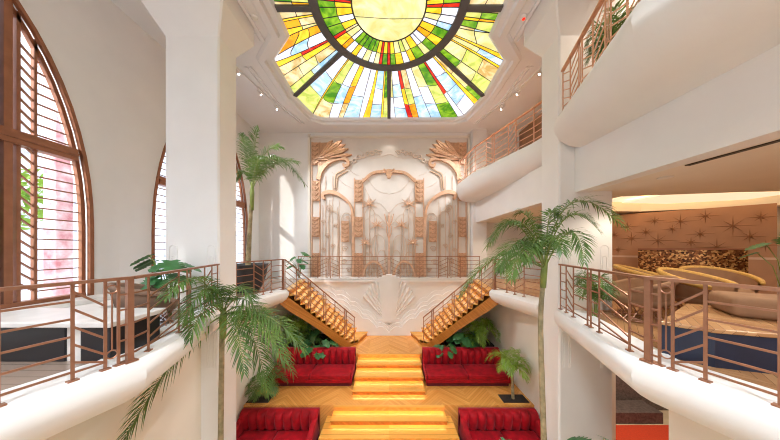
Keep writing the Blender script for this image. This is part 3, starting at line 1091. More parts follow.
def ribbon(name, ps, w, m, d0=.0, d1=.1, parent=scr, taper=None):
    ps = smooth_pts(ps)
    mb = MB()
    n = len(ps)
    L, Rr = [], []
    for i, p in enumerate(ps):
        t = (ps[min(i + 1, n - 1)] - ps[max(i - 1, 0)]).normalized()
        nn = V((-t.y, t.x)) * (w / 2 * (taper(i / (n - 1)) if taper else 1))
        L.append(p + nn); Rr.append(p - nn)
    for i in range(n - 1):
        q = [L[i], Rr[i], Rr[i + 1], L[i + 1]]
        mb.hexa([(gx(x), YS - d1, gz(y)) for x, y in q] + [(gx(x), YS - d0, gz(y)) for x, y in q])
    return mb.build(name, m, parent)
def scroll(mb, px, py, r, turn=1.4, s=1, d=.06, rad=.018):
    pts = []
    for k in range(18):
        a = 2 * PI * turn * k / 17
        rr = r * (1 - .75 * k / 17)
        pts.append(g(px + s * rr * math.cos(a), py - rr * math.sin(a), d))
    mb.tube(pts, rad, 5)
def carved_block(m, x0, x1, y0, y1):
    mb = MB()
    a, c = sorted((gx(m(x0)), gx(m(x1))))
    zt, zb = gz(y0), gz(y1)
    mb.box(a, c, YS - .09, YS, zb, zt, mi=1)
    w, h = c - a, zt - zb
    nr = max(2, round(h / w * 1.6))
    for k in range(nr):           # chased chevrons and bosses
        zc = zb + h * (k + .5) / nr
        for sg in (-1, 1):
            mb.bar(((a + c) / 2, YS - .11, zc - h / nr * .32), ((a + c) / 2 + sg * w * .42, YS - .11, zc + h / nr * .3), .07, .06, up=(0, 1, 0))
            mb.bar(((a + c) / 2, YS - .1, zc + h / nr * .1), ((a + c) / 2 + sg * w * .25, YS - .1, zc + h / nr * .45), .05, .05, up=(0, 1, 0))
    for xx in (a, c):
        mb.bar((xx, YS - .095, zb), (xx, YS - .095, zt), .03, .03)
    mb.build('carved_block', [M['gilt'], M['gilt_dark']], scr)
def screen_half(m):
    for blk in ((310.5, 317.5, 143, 165), (310.5, 318, 181, 201), (310.5, 317.5, 217, 237), (311, 318, 253, 281),
                (353.3, 360.5, 180, 202), (353, 361, 217, 237), (352.5, 360.5, 253, 281), (340, 347.3, 221, 242)):
        carved_block(m, *blk)
    # frame lines beside the blocks
    mb = MB()
    for x in (310.3, 318.3, 352.6, 361.2):
        mb.bar(g(m(x), 178 if x > 330 else 142, .04), g(m(x), 282, .04), .03, .05)
    mb.build('stile', M['gilt'], scr)
    # winged corner: separate feathers fanned out of the corner block
    tips = [(331, 140.8), (340.5, 141), (344, 144.6), (347, 149.2), (350.5, 155), (343, 157.2), (337, 157.8), (330, 159.5)]
    org = V((315.5, 160))
    for k, tp in enumerate(tips):
        mb = MB()
        tt = V(tp)
        u = (tt - org).normalized(); nn = V((-u.y, u.x))
        ln = (tt - org).length
        w1 = 2.0 if k < 5 else 1.5
        q = [org - nn * .4, org + nn * .4, org + u * ln * .8 + nn * w1, tt, org + u * ln * .86 - nn * w1]
        dd = .15 if k % 2 else .11
        vs = [(gx(m(p.x)), YS - dd, gz(p.y)) for p in q] + [(gx(m(p.x)), YS, gz(p.y)) for p in q]
        n = 5
        mb.add(vs, [tuple(range(5)), tuple(range(9, 4, -1))] + [(i, n + i, n + (i + 1) % n, (i + 1) % n) for i in range(n)])
        mid = org + u * ln * .25
        mb.tube([(gx(m(mid.x)), YS - dd - .005, gz(mid.y)), (gx(m(tt.x)), YS - dd - .005, gz(tt.y))], .018, 4)
        mb.build('feather', M['gilt'], scr)
    q = [(317, 143), (329, 142.5), (338, 144), (341, 150), (341, 156), (330, 158.5), (320, 166), (317, 172)]
    mb = MB().add([(gx(m(x)), YS - .06, gz(y)) for x, y in q] + [(gx(m(x)), YS, gz(y)) for x, y in q], [tuple(range(8)), tuple(range(15, 7, -1))] + [(i, 8 + i, 8 + (i + 1) % 8, (i + 1) % 8) for i in range(8)])
    mb.build('wing_plate', M['gilt_dark'], scr)
    f = lambda ps: [(m(x), y) for x, y in ps]
    ribbon('wing_arch', f([(317, 180), (319, 172), (325, 164.5), (333, 160), (341, 158.8), (346, 161), (346.5, 165), (343, 166.5), (341.5, 164)]), 3.2, M['gilt'], 0, .15, taper=lambda u: 1.3 - .6 * u)
    ribbon('wing_web', f([(317.6, 163), (318.5, 168), (318, 176)]), 4, M['gilt'], 0, .08)
    ribbon('bracket', f([(345, 168), (340, 171), (335, 173.5), (333.4, 178), (333, 188)]), 1.1, M['champagne'], 0, .07)
    ribbon('bracket', f([(346, 171), (340, 174), (336.5, 176.5), (335.4, 181), (335.2, 188)]), .8, M['champagne'], 0, .07)
    mb = MB(); scroll(mb, m(333.5), 190.5, 2.6); mb.build('scroll', M['champagne'], scr)
    ribbon('side_arch', f([(323.5, 199), (321.5, 197.5), (322, 194), (326.5, 192.3), (333, 193), (340, 196.5), (346, 201.5), (349.8, 208), (351.3, 217), (351.5, 226)]), 2.8, M['gilt'], 0, .14, taper=lambda u: .8 + .5 * math.sin(PI * min(1, u * 1.4)))
    ribbon('arch_post', f([(351.5, 224), (351.5, 250), (351.5, 281)]), 1.8, M['gilt'], 0, .1)
    # slim tracery inside the side arch
    mb = MB()
    for x, t_ in ((321, 205), (324, 176), (327.5, 200), (331, 176), (336, 207), (337.5, 200), (349.5, 214)):
        mb.tube([g(m(x), t_, .04), g(m(x), 281, .04)], .013, 5)
    for x0, x1, yt in ((324, 331, 205), (327, 337, 211), (340, 349.5, 213)):
        mb.tube([g(m(x0 + (x1 - x0) * (.5 - .5 * math.cos(PI * k / 10))), yt + 6 - 6 * math.sin(PI * k / 10), .045) for k in range(11)], .016, 5)
        mb.tube([g(m(x0), yt + 6, .045), g(m(x0), 281, .045)], .014, 5)
        mb.tube([g(m(x1), yt + 6, .045), g(m(x1), 281, .045)], .014, 5)
    mb.build('tracery', M['champagne'], scr)
    for x, y, r_, sg in ((328, 210, 2.6, 1), (322, 222, 2.4, -1), (334, 226, 2.2, 1), (326, 236, 2.6, -1), (331, 246, 2.4, 1), (322, 250, 2, -1), (343, 249, 3.4, 1), (346, 218, 2, -1),
                         (325, 262, 3, 1), (333, 268, 3, -1), (342, 262, 3, 1), (347, 270, 2.6, -1)):
        mb = MB()
        scroll(mb, m(x), y, r_, s=sg if m(0) == 0 else -sg)
        mb.build('scroll', M['champagne'], scr)
    # palm stars on stems
    for x, y, r_ in ((367.5, 204.5, 8.5), (375.3, 225.5, 8), (363.8, 243, 7.5)):
        mb = MB()
        for k in range(9):
            a = PI * (-.12 + 1.24 * k / 8) + (.0 if k % 2 else .06)
            rr = r_ * (1 if k % 2 == 0 else .72)
            c_, t_ = V((x, y)), V((x + rr * math.cos(a), y - rr * math.sin(a)))
            u = (t_ - c_).normalized(); nn = V((-u.y, u.x)) * .5
            q = [c_ - nn * .5, c_ + u * rr * .45 - nn, t_, c_ + u * rr * .45 + nn, c_ + nn * .5]
            vs = [(gx(m(p.x)), YS - .09, gz(p.y)) for p in q] + [(gx(m(p.x)), YS - .05, gz(p.y)) for p in q]
            mb.add(vs, [tuple(range(5)), tuple(range(9, 4, -1))] + [(i, 5 + i, 5 + (i + 1) % 5, (i + 1) % 5) for i in range(5)])
        mb.lathe([(.05, -.05), (.07, 0), (.05, .05)], 8, (gx(m(x)), YS - .08, gz(y)))
        mb.build('palm_star', M['gilt'], scr)
        MB().tube([g(m(x), y, .05), g(m(x), 281, .05)], .022, 6).build('stem', M['champagne'], scr)
    mb = MB()
    for x0, x1, yt in ((363, 373, 208), (370, 383, 235), (376, 384, 250), (362, 372, 252)):
        pts = [g(m(x0), 281, .04)] + [g(m(x0 + (x1 - x0) * (.5 - .5 * math.cos(PI * k / 10))), yt + 8 - 8 * math.sin(PI * k / 10), .04) for k in range(11)] + [g(m(x1), 281, .04)]
        mb.tube(pts, .014, 5)
    mb.build('tracery', M['champagne'], scr)
    ribbon('crown_arch', f([(360.5, 182), (364, 179), (368, 175.3), (373, 172.8), (379, 172), (384, 171.5)]), 2.6, M['gilt'], 0, .13)
    ribbon('foot_arch', f([(361.5, 281), (362.3, 272), (366, 264.5), (372, 261.5), (378, 264.5), (381.8, 272), (382.6, 281)]), 2.0, M['gilt'], 0, .13)
    for x, y, r_, sg in ((368, 273, 3.2, 1), (376, 273, 3.2, -1), (372, 267, 2, 1)):
        mb = MB()
        scroll(mb, m(x), y, r_, s=sg)
        mb.build('scroll', M['champagne'], scr)
    # curling rose clouds
    for k in range(8):
        u = k / 7
        x, y = 349 + 29 * u, 162.5 - 11 * math.sin(u * 1.75)
        mb = MB()
        pts = []
        for j in range(15):
            a = PI * 2.3 * j / 14 - .3 + k
            rr = 2.9 * (1 - .055 * j)
            pts.append(g(m(x + rr * math.cos(a)), y - rr * .8 * math.sin(a) + (k % 2), .04))
        mb.tube(pts, .035, 5)
        mb.build('cloud', M['rose'], scr)
    # engraved hill lines in the plaster behind
    mb = MB()
    for ps in ([(330, 172), (341, 183), (350, 188), (356, 190)], [(362, 186), (370, 200), (380, 205), (387, 214)], [(340, 160), (350, 172), (358, 176)],
               [(365, 178), (375, 190), (387, 194)], [(324, 205), (336, 215), (350, 222)], [(362, 222), (374, 214), (384, 224)], [(356, 148), (370, 158), (387, 154)]):
        mb.tube([g(m(p.x), p.y, .012) for p in smooth_pts(ps)], .010, 4)
    mb.build('contour_line', M['rose'], scr)
both(screen_half)
# centre stem, fountain and crown ornament
mb = MB().bar(g(387.3, 215, .08), g(387.3, 282, .08), .07, .07)
for s in (-1, 1):
    mb.tube([g(387.3, 228, .08), g(387.3 + s * 2.6, 222, .08), g(387.3 + s * 4, 216, .08), g(387.3 + s * 4.5, 214, .08)], .03, 6)
    mb.tube([g(387.3, 240, .08), g(387.3 + s * 2.4, 232, .08), g(387.3 + s * 2.6, 226, .08)], .025, 6)
mb.tube([g(387.3, 217, .08), g(387.3, 212, .08)], [.05, .015], 6)
mb.build('fountain_stem', M['gilt'], scr)
mb = MB()
for r_, y, d in ((4.2, 172, .12), (3, 175, .16), (2, 177.5, .18)):
    mb.prism([(gx(387.3) + r_ * KS * math.cos(2 * PI * k / 12), gz(y) + r_ * KS * .62 * math.sin(2 * PI * k / 12)) for k in range(12)], YS - d, YS, axis='y')
for s in (-1, 1):
    mb.tube([g(387.3 + s * 2, 172, .12), g(387.3 + s * 5, 169.5, .12), g(387.3 + s * 6, 172.5, .12)], .04, 6)
mb.build('crown_ornament', M['gilt'], scr)

# ================================================================ PLANTS
def bez(p0, p1, p2, t):
    return p0 * (1 - t) ** 2 + p1 * 2 * t * (1 - t) + p2 * t * t
def bezt(p0, p1, p2, t):
    return ((p1 - p0) * (1 - t) + (p2 - p1) * t).normalized()
def frond(name, parent, p0, p1, p2, L=.42, n=34, droop=.35, w=.022, start=.16, m='leaf', rr=.016, rnd=R, flat=0.0, xlim=None):
    """feather leaf: curved stem with two rows of narrow folded leaflets"""
    p0, p1, p2 = V(p0), V(p1), V(p2)
    mb = MB()
    mb.tube([bez(p0, p1, p2, k / 12) for k in range(13)], [rr * (1 - .8 * k / 12) for k in range(13)], 5, mi=1)
    up = V((0, 0, 1))
    n = int(n * 1.25)
    w *= .52
    for i in range(n):
        t = start + (1 - start) * (i / (n - 1)) ** .95
        P, T = bez(p0, p1, p2, t), bezt(p0, p1, p2, t)
        side = T.cross(up)
        if side.length < .05: side = T.cross(V((.3, 1, 0)))
        side.normalize()
        nrm = side.cross(T).normalized()
        u = (t - start) / (1 - start)
        ln = L * (.45 + .55 * math.sin(PI * min(1, .18 + u * .85))) * (1 if u < .92 else .75)
        ang = math.radians(72 - 42 * u)
        for s in (-1, 1):
            a = ang + rnd.uniform(-.15, .15)
            d = (side * s * math.sin(a) + T * math.cos(a) + nrm * (.34 + rnd.uniform(-.28, .28)) * (1 - flat)).normalized()
            dr = droop * rnd.uniform(.7, 1.3)
            wv = d.cross(nrm).normalized() * w
            a1 = P + d * ln * .3 - up * dr * ln * .06
            a2 = P + d * ln * .68 - up * dr * ln * .38
            a3 = P + d * ln - up * dr * ln * .95
            k1 = nrm * w * .5
            vs = [P - wv * .35, P + wv * .35, a1 - wv + k1, a1 + wv + k1, a2 - wv * .8, a2 + wv * .8, a3]
            mb.add(vs, [(0, 1, 3, 2), (2, 3, 5, 4), (4, 5, 6)], 0)
    if xlim:
        for p in mb.v:
            if abs(p.x) > xlim: p.x = math.copysign(xlim - .25 * min(.2, abs(p.x) - xlim), p.x)
    return mb.build(name, [M[m], M['petiole']], parent, fixn=False)
def trunk(parent, pts, r0, r1, name='trunk', m='trunk'):
    ps = smooth_pts3(pts)
    rr = []
    for i in range(len(ps)):
        u = i / (len(ps) - 1)
        rr.append((r0 + (r1 - r0) * u) * (1 + (.05 if i % 2 else 0)))
    return MB().tube(ps, rr, 10).build(name, M[m], parent, smooth=True)
def smooth_pts3(ps, n=8):
    out = []
    for i in range(len(ps) - 1):
        p0, p1, p2, p3 = V(ps[max(i - 1, 0)]), V(ps[i]), V(ps[i + 1]), V(ps[min(i + 2, len(ps) - 1)])
        for k in range(n):
            t = k / n
            out.append(.5 * ((2 * p1) + (p2 - p0) * t + (2 * p0 - 5 * p1 + 4 * p2 - p3) * t * t + (3 * p1 - p0 - 3 * p2 + p3) * t ** 3))
    out.append(V(ps[-1]))
    return out
def at(px, py, Y):
    """a point at depth Y in front of the eye"""
    return V(((px - 389) * Y / 225, Y, E - (py - 249) * Y / 225))

# tall palm by the left column
p = thing('areca_palm', 'tall slender palm in front of the left column with fronds over the left balcony', 'palm', (-3.7, 4.95, 0))
cr = at(223, 322, 4.9)
trunk(p, [(-3.72, 4.95, 0), (-3.7, 4.95, 2), cr - V((.02, 0, .3)), cr], .058, .045)
MB().tube([cr - V((0, 0, .35)), cr + V((0, 0, .1)), cr + V((.02, 0, .3))], [.06, .07, .04], 8).build('crown_shaft', M['petiole'], p, smooth=True)
for (a, bb, ya, yb, L, n, dr) in [
    ((200, 252), (166, 298), 4.2, 3.4, .40, 36, .5),      # in front of the rail to the left
    ((212, 258), (184, 320), 4.3, 3.75, .40, 34, .5),
    ((205, 285), (190, 340), 4.2, 3.8, .36, 30, .5),
    ((176, 340), (122, 446), 4.3, 3.6, .46, 46, .5),      # long arc down left
    ((240, 275), (272, 330), 4.8, 4.8, .45, 36, .45),
    ((255, 282), (292, 372), 4.8, 4.7, .48, 42, .5),      # drooping right
    ((268, 298), (303, 350), 4.7, 4.5, .46, 40, .5),
    ((250, 300), (268, 392), 4.7, 4.5, .46, 40, .5),
    ((258, 300), (284, 362), 4.5, 4.2, .44, 36, .5),
    ((235, 268), (252, 300), 4.7, 4.6, .40, 30, .4),
    ((222, 275), (210, 300), 4.6, 4.3, .38, 28, .4),
    ((236, 305), (244, 372), 4.5, 4.1, .40, 32, .4),
]:
    frond('frond', p, cr + V((0, 0, .15)), at(a[0], a[1], ya), at(bb[0], bb[1], yb), L, n, dr)

# tall palm by the right column
p = thing('areca_palm', 'tall slender palm in front of the right column with a pale ringed trunk', 'palm', (3.2, 4.7, 0))
cr = at(543, 283, 4.65)
trunk(p, [(3.24, 4.7, 0), (3.24, 4.7, 1.6), (3.14, 4.66, 4.2), cr], .062, .042)
MB().tube([cr - V((0, 0, .1)), cr + V((.02, 0, .25)), cr + V((.07, 0, .5))], [.055, .06, .03], 8).build('crown_shaft', M['petiole'], p, smooth=True)
c2 = cr + V((.03, 0, .3))
for (a, bb, ya, yb, L, n, dr) in [
    ((560, 160), (622, 226), 4.6, 4.4, .42, 42, .55),
    ((576, 200), (584, 262), 4.4, 3.95, .36, 34, .5),
    ((525, 190), (488, 246), 4.7, 4.6, .46, 42, .55),
    ((520, 215), (500, 268), 4.4, 4.1, .44, 38, .5),
    ((498, 228), (461, 296), 4.7, 4.6, .36, 42, .5),
    ((532, 205), (518, 214), 4.8, 5.0, .44, 34, .5),
    ((515, 198), (494, 236), 5.0, 5.2, .44, 38, .5),
    ((525, 220), (512, 278), 4.2, 3.9, .42, 36, .5),
    ((538, 215), (528, 262), 4.3, 3.9, .40, 32, .5),
    ((554, 215), (562, 252), 4.1, 3.7, .38, 32, .5),
    ((562, 185), (600, 232), 4.5, 4.1, .38, 38, .5),
    ((548, 195), (556, 216), 4.7, 4.7, .36, 28, .4),
    ((510, 250), (500, 272), 4.6, 4.3, .34, 30, .5),
]:
    frond('frond', p, c2, at(a[0], a[1], ya), at(bb[0], bb[1], yb), L, n, dr)

# palm in the big charcoal pot
pt = thing('round_planter', 'big charcoal bowl planter behind the short left balcony railing', 'planter', (-5.0, 7.9, MEZZ))
MB().lathe([(.38, 0), (.5, .2), (.62, .55), (.67, .9), (.69, .95), (.62, .95), (.6, .86), (.0, .84)], 32, (-5.0, 7.9, MEZZ)).build('bowl', M['pot'], pt, smooth=True)
MB().lathe([(.6, .84), (.3, .89), (.0, .9)], 20, (-5.0, 7.9, MEZZ)).build('soil', M['soil'], pt)
p = thing('potted_palm', 'tall palm growing from the charcoal bowl before the far arched window', 'palm', (-4.95, 7.9, MEZZ + .88))
cr = at(252, 196, 7.9)
trunk(p, [(-4.95, 7.9, MEZZ + .86), (-4.9, 7.9, MEZZ + 2), cr], .09, .05)
MB().tube([cr - V((0, 0, .5)), cr + V((0, 0, .1)), cr + V((.02, 0, .5))], [.06, .075, .03], 8).build('crown_shaft', M['petiole'], p, smooth=True)
for (a, bb, ya, yb, L, n, dr) in [
    ((252, 150), (258, 128), 7.9, 7.9, .55, 36, .4),
    ((248, 150), (242, 134), 8.2, 8.5, .5, 32, .4),
    ((268, 130), (304, 184), 7.8, 7.6, .55, 44, .6),
    ((266, 155), (298, 162), 7.9, 8.2, .5, 38, .6),
    ((262, 140), (282, 148), 8.1, 8.4, .5, 34, .5),
    ((246, 160), (236, 180), 7.9, 7.9, .45, 32, .5),
    ((256, 150), (266, 160), 7.3, 6.9, .45, 32, .5),
]:
    frond('frond', p, cr + V((0, 0, .2)), at(a[0], a[1], ya), at(bb[0], bb[1], yb), L, n, dr, w=.03)

def fern(name, label, loc, spread, height, nf, m='leaf_light', L=.26, rnd=R, group=None, dirs=None):
    t = thing(name, label, 'plant', loc, 0, group)
    l = V(loc)
    for k in range(nf):
        a = 2 * PI * k / nf + rnd.uniform(-.25, .25) if dirs is None else math.radians(rnd.uniform(*dirs))
        r = spread * rnd.uniform(.65, 1.1)
        h = height * rnd.uniform(.65, 1.1)
        d = V((math.cos(a), math.sin(a), 0))
        frond('frond', t, l + d * .03, l + d * r * .45 + V((0, 0, h * 1.15)), l + d * r + V((0, 0, h * rnd.uniform(.35, .8))), L, 20, .4, .02, .25, m, .01, rnd, xlim=4.5 if loc[2] < 3 else None)
    return t
def mleaf(mb, base, d, n, size, notch=True):
    """split heart leaf: outline fan with side notches, drooping tip"""
    d = d.normalized(); n = n.normalized()
    s = d.cross(n).normalized()
    out = [(0, .02), (-.12, .2), (-.08, .38), (.1, .5), (.3, .52), (.5, .46), (.7, .34), (.87, .18), (1.0, 0)]
    c = [base + d * size * u - n * size * .16 * u * u for u in (0, .1, .2, .3, .42, .55, .7, .86, 1.0)]
    for sg in (-1, 1):
        vs, prev = [], None
        for i, (u, w) in enumerate(out):
            tip = base + d * size * u + s * sg * size * w - n * size * (.16 * max(u, 0) ** 2 + .22 * w * w) 
            vs.append(tip)
        b0 = len(vs)
        vs2 = vs + c
        fs = []
        for i in range(len(out) - 1):
            fs.append((b0 + i, i, i + 1, b0 + i + 1))
        if notch:
            for i in (3, 5, 6):
                q = vs2[i]
                vs2[i] = q
            nv = []
            # notches: pull alternate edge midpoints towards the midrib
            vs3, fs3 = list(vs2), []
            for i in range(len(out) - 1):
                mid = (vs2[i] + vs2[i + 1]) / 2
                cm = (vs2[b0 + i] + vs2[b0 + i + 1]) / 2
                k = len(vs3)
                dp = .45 if i in (2, 3, 4, 5) else 0
                vs3.append(mid + (cm - mid) * dp)
                vs3.append(cm)
                fs3 += [(b0 + i, i, k, k + 1), (k + 1, k, i + 1, b0 + i + 1)]
            vs2, fs = vs3, fs3
        mb.add(vs2, fs, 0)
def monstera(label, loc, nl, reach, height, size, rnd=R, m='leaf_dark', face=-90, sprd=110, group=None):
    t = thing('monstera', label, 'plant', loc, 0, group)
    l = V(loc)
    for k in range(nl):
        a = math.radians(face + sprd * ((k + .5) / nl * 2 - 1) + rnd.uniform(-15, 15))
        h = height * rnd.uniform(.45, 1.1)
        r = reach * rnd.uniform(.4, 1.0)
        d = V((math.cos(a), math.sin(a), 0))
        tip = l + d * r + V((0, 0, h))
        mb = MB()
        mb.tube([l + d * .02, l + d * r * .5 + V((0, 0, h * .75)), tip], .009, 5, mi=1)
        ld = (d + V((rnd.uniform(-.3, .3), rnd.uniform(-.3, .3), -.45))).normalized()
        mleaf(mb, tip, ld, V((d.x * .5, d.y * .5, 1)), size * rnd.uniform(.75, 1.15))
        mb.build('leaf', [M[m], M['petiole']], t, fixn=False, smooth=True)
    return t
# planted beds under the side stairs, behind the upper sofas
for s in (-1, 1):
    bb = MB().box(s * 2.5, s * 4.54, 9.7, 11.0, MID, MID + .08)
    tag(bb.build('planting_bed', M['soil']), 'dark planted bed under the %s side stair' % SIDE[s], 'planting bed')
q = random.Random(3)
zb = MID + .08
fern('fern', 'bright green fern in the left bed close to the wall', (-3.95, 9.6, zb - .08), .65, 1.55, 15, 'leaf_light', .32, q)
fern('fern', 'low bright fern at the front of the left bed just behind the sofa back', (-3.75, 9.3, MID), .5, .85, 13, 'leaf_light', .26, q)
fern('fern', 'mid green low fern in the left bed between wall fern and monstera', (-3.35, 9.55, zb - .08), .55, .85, 13, 'leaf', .26, q)
monstera('dark broad-leaved monstera under the left side stair nearest the landing', (-2.95, 9.28, zb - .08), 15, .6, .55, .38, q)
monstera('dark broad-leaved monstera at the middle of the left bed', (-3.2, 9.9, zb), 11, .5, 1.0, .4, q)
monstera('low broad-leaved monstera before the right side stair, spilling over the sofa back', (2.25, 9.17, zb - .08), 11, .55, .42, .34, q, 'leaf_dark', -90, 75)
monstera('dark broad-leaved monstera in the middle of the right bed', (3.1, 9.45, zb - .08), 13, .5, .8, .4, q)
fern('parlour_palm', 'bright feathery palm in the right bed close to the wall', (3.85, 9.6, zb - .08), .8, 1.5, 15, 'leaf_light', .36, q)
fern('fern', 'bright green low fern in the right bed beside the monstera', (3.5, 9.35, MID), .55, .9, 13, 'leaf_light', .28, q)
# small palms in slots at the ends of the upper tier
for s in (-1, 1):
    x = s * 4.05 if s > 0 else -4.3
    bb = MB().box(x - .45 if s < 0 else x - .4, x + .45 if s < 0 else x + .42, 7.15, 7.55, TIER, TIER + .012)
    tag(bb.build('planting_slot', M['soil']), 'dark soil slot cut in the %s end of the upper tier' % SIDE[s], 'planter')
p = thing('dwarf_palm', 'small bright palm on a thin trunk at the right end of the upper sofa', 'palm', (4.05, 7.35, TIER))
trunk(p, [(4.05, 7.35, TIER), (4.04, 7.35, TIER + .35), (4.02, 7.32, TIER + .8)], .05, .035)
for k in range(13):
    a = 2 * PI * k / 13 + q.uniform(-.2, .2)
    d = V((math.cos(a), math.sin(a) * .8, 0))
    l = V((4.02, 7.32, TIER + .8))
    r = q.uniform(.5, .95)
    if d.x > .2: r = min(r, .42 / d.x)
    h = q.uniform(.4, .95)
    frond('frond', p, l, l + d * r * .4 + V((0, 0, h * 1.2)), l + d * r + V((0, 0, h * .55 - .15)), .28, 22, .45, .018, .2, 'leaf_light', .01, q, xlim=4.5)
fern('fern', 'feathery green fern at the left end of the upper tier behind the tall palm', (-4.0, 7.35, TIER), .75, 1.0, 15, 'leaf', .26, q)
monstera('monstera in front of the far arched window on the rear landing', (-4.6, 11.55, MEZZ), 11, .5, 1.25, .38, q, 'leaf_dark', -80, 110)
monstera('small monstera leaf rising by the lower right sofa', (2.95, 5.6, 0.0), 5, .25, 1.15, .34, q, 'leaf_dark', -90, 120)
monstera('monstera at the foot of the right column beside the red carpet', (4.5, 4.75, 0), 7, .3, 1.72, .4, q, 'leaf_dark', -90, 140)
monstera('monstera on the left balcony behind the brown tub chair', (-4.85, 4.98, MEZZ), 16, .36, 1.25, .38, q, 'leaf_dark', -80, 120)
fern('fern', 'spiky plant on the near upper balcony behind the copper railing', (4.75, 4.6, UP), .6, 1.75, 11, 'leaf', .3, q, None, (110, 250))
fern('fern', 'spiky plant on the right balcony beside the column', (4.42, 4.85, MEZZ), .34, 1.2, 9, 'leaf', .28, q)
fern('fern', 'second spiky plant on the near upper balcony close to the crease', (4.5, 3.3, UP), .6, 1.0, 8, 'leaf', .3, q, None, (120, 240))

# ================================================================ FURNITURE ON THE BALCONIES
# left: black bench with white stone top
t = thing('stone_topped_bench', 'long black bench with white stone top behind the near left railing', 'bench', (-4.7, 3.2, MEZZ))
MB().box(-5.7, -4.25, 2.95, 3.6, MEZZ, MEZZ + .46).build('base', M['black'], t, bevel=.01)
MB().box(-4.05, -3.66, 2.95, 3.6, MEZZ, MEZZ + .46).build('base', M['black'], t, bevel=.01)
MB().box(-4.25, -4.05, 2.97, 3.6, MEZZ, MEZZ + .46).build('reflection_strip', M['marble'], t)  # white strip drawn for window light reflected between the black bases
MB().box(-5.75, -3.6, 2.9, 3.65, MEZZ + .46, MEZZ + .53).build('top', M['marble'], t, bevel=.012)
t = thing('stone_plinth', 'low white stone ledge under the near arched window', 'ledge', (-6.4, 3.1, MEZZ))
MB().box(-6.95, -5.85, .9, 5.4, MEZZ, MEZZ + .3).build('step', M['marble'], t, bevel=.01)
MB().box(-6.95, -6.5, .9, 5.4, MEZZ + .3, MEZZ + .4).build('cushion', M['marble'], t, bevel=.01)

def tub_chair(name, label, loc, rz, shell, cushion, w=.74, group=None, hz=1.0):
    """round chair: curved padded top rail, woven shell, seat pad, hoop base of thin wires"""
    t = thing(name, label, 'chair', (0, 0, 0), 0, group)
    r = w / 2
    k_ = hz
    arc = [math.radians(-35 + 250 * k / 22) for k in range(23)]   # open towards -y
    MB().tube([(r * math.cos(a), r * math.sin(a), .64 + .13 * math.sin(a)) for a in arc], [.03] + [.046] * 21 + [.03], 8).build('top_rail', M[shell], t, smooth=True)
    mb = MB()
    rows = []
    for z, k, dz in ((.30, .78, 0), (.42, .88, .03), (.54, .97, .09), (.64, 1.0, .13)):
        rows.append([(r * k * math.cos(a), r * k * math.sin(a), z + dz * math.sin(a)) for a in arc])
    inn = [[(x * .9, y * .9, z) for x, y, z in row] for row in rows]
    n = len(arc)
    for rr_ in (rows, inn):
        mb.add([p for row in rr_ for p in row], [(j * n + i, j * n + i + 1, (j + 1) * n + i + 1, (j + 1) * n + i) for j in range(3) for i in range(n - 1)])
    mb.build('shell', M[cushion], t, smooth=True)
    MB().lathe([(r * .3, .28), (r * .8, .29), (r * .86, .34), (r * .84, .42), (r * .7, .46), (.0, .465)], 24).build('seat_cushion', M[cushion], t, smooth=True)
    mb = MB()
    for k in range(18):
        a = 2 * PI * k / 18
        mb.tube([(r * .72 * math.cos(a), r * .72 * math.sin(a), .02), (r * .5 * math.cos(a + .2), r * .5 * math.sin(a + .2), .15), (r * .74 * math.cos(a + .4), r * .74 * math.sin(a + .4), .29)], .009, 4)
    mb.tube([(r * .74 * math.cos(2 * PI * k / 24), r * .74 * math.sin(2 * PI * k / 24), .012) for k in range(25)], .012, 5)
    mb.build('wire_base', M['bronze'], t)
    for ch in t.children:
        for v_ in ch.data.vertices: v_.co.z *= hz
    t.location = loc
    t.rotation_euler = (0, 0, rz)
    return t
tub_chair('tub_chair', 'brown suede tub chair behind the left corner post by the monstera', (-4.5, 4.22, MEZZ), 2.4, 'taupe', 'taupe', .95, None, 1.1)
tub_chair('tub_chair', 'brown suede tub chair near the right railing with a thin wire base', (5.3, 4.78, MEZZ), -2.0, 'suede', 'suede', 1.0, None, 1.15)
RG = 'honey rattan lounge chairs before the mosaic bar'
c0 = tub_chair('rattan_chair', 'honey rattan round chair nearest the column, left of the other rattan chairs', (6.75, 5.95, MEZZ), 0.7, 'rattan', 'suede', 1.1, RG, 1.3)
for loc, rz, lb in (((6.5, 4.7, MEZZ), 0.25, 'honey rattan round chair standing closest to the navy bench'),
                    ((7.75, 5.3, MEZZ), -0.35, 'honey rattan round chair furthest right, in front of the mosaic bar')):
    dup(c0, loc, rz, lb, RG)
t = thing('side_table', 'small round navy drum table between the rattan chairs', 'table', (7.45, 6.35, MEZZ))
MB().lathe([(.26, 0), (.28, .02), (.28, .44), (.26, .46)], 24, (7.45, 6.35, MEZZ)).build('drum', M['navy'], t, smooth=False)
MB().lathe([(.33, .46), (.33, .49), (.32, .5)], 24, (7.45, 6.35, MEZZ)).build('tabletop', M['lounge_wood'], t)
# right: navy bench with wooden top and a brown pouf
t = thing('navy_bench', 'angular navy lacquer bench with timber top behind the near right railing', 'bench', (4.4, 2.9, MEZZ))
poly = [(3.76, 3.12), (4.06, 2.80), (5.6, 2.3), (6.4, 3.6), (5.5, 4.15)]
MB().prism([(4.45 + (x - 4.45) * .97, 3.1 + (y - 3.1) * .97) for x, y in poly], MEZZ, MEZZ + .43).build('base', M['navy'], t)
MB().prism(poly, MEZZ + .43, MEZZ + .48).build('top', M['lounge_wood'], t, bevel=.01)
t = thing('seat_cushion', 'thick brown suede cushion lying on the navy bench at the right edge', 'cushion', (5.45, 3.35, MEZZ + .48))
MB().prism([(5.05, 3.3), (5.75, 2.75), (6.2, 3.4), (5.5, 3.9)], MEZZ + .48, MEZZ + .78).build('pad', M['suede'], t, bevel=.08, seg=4, smooth=True)

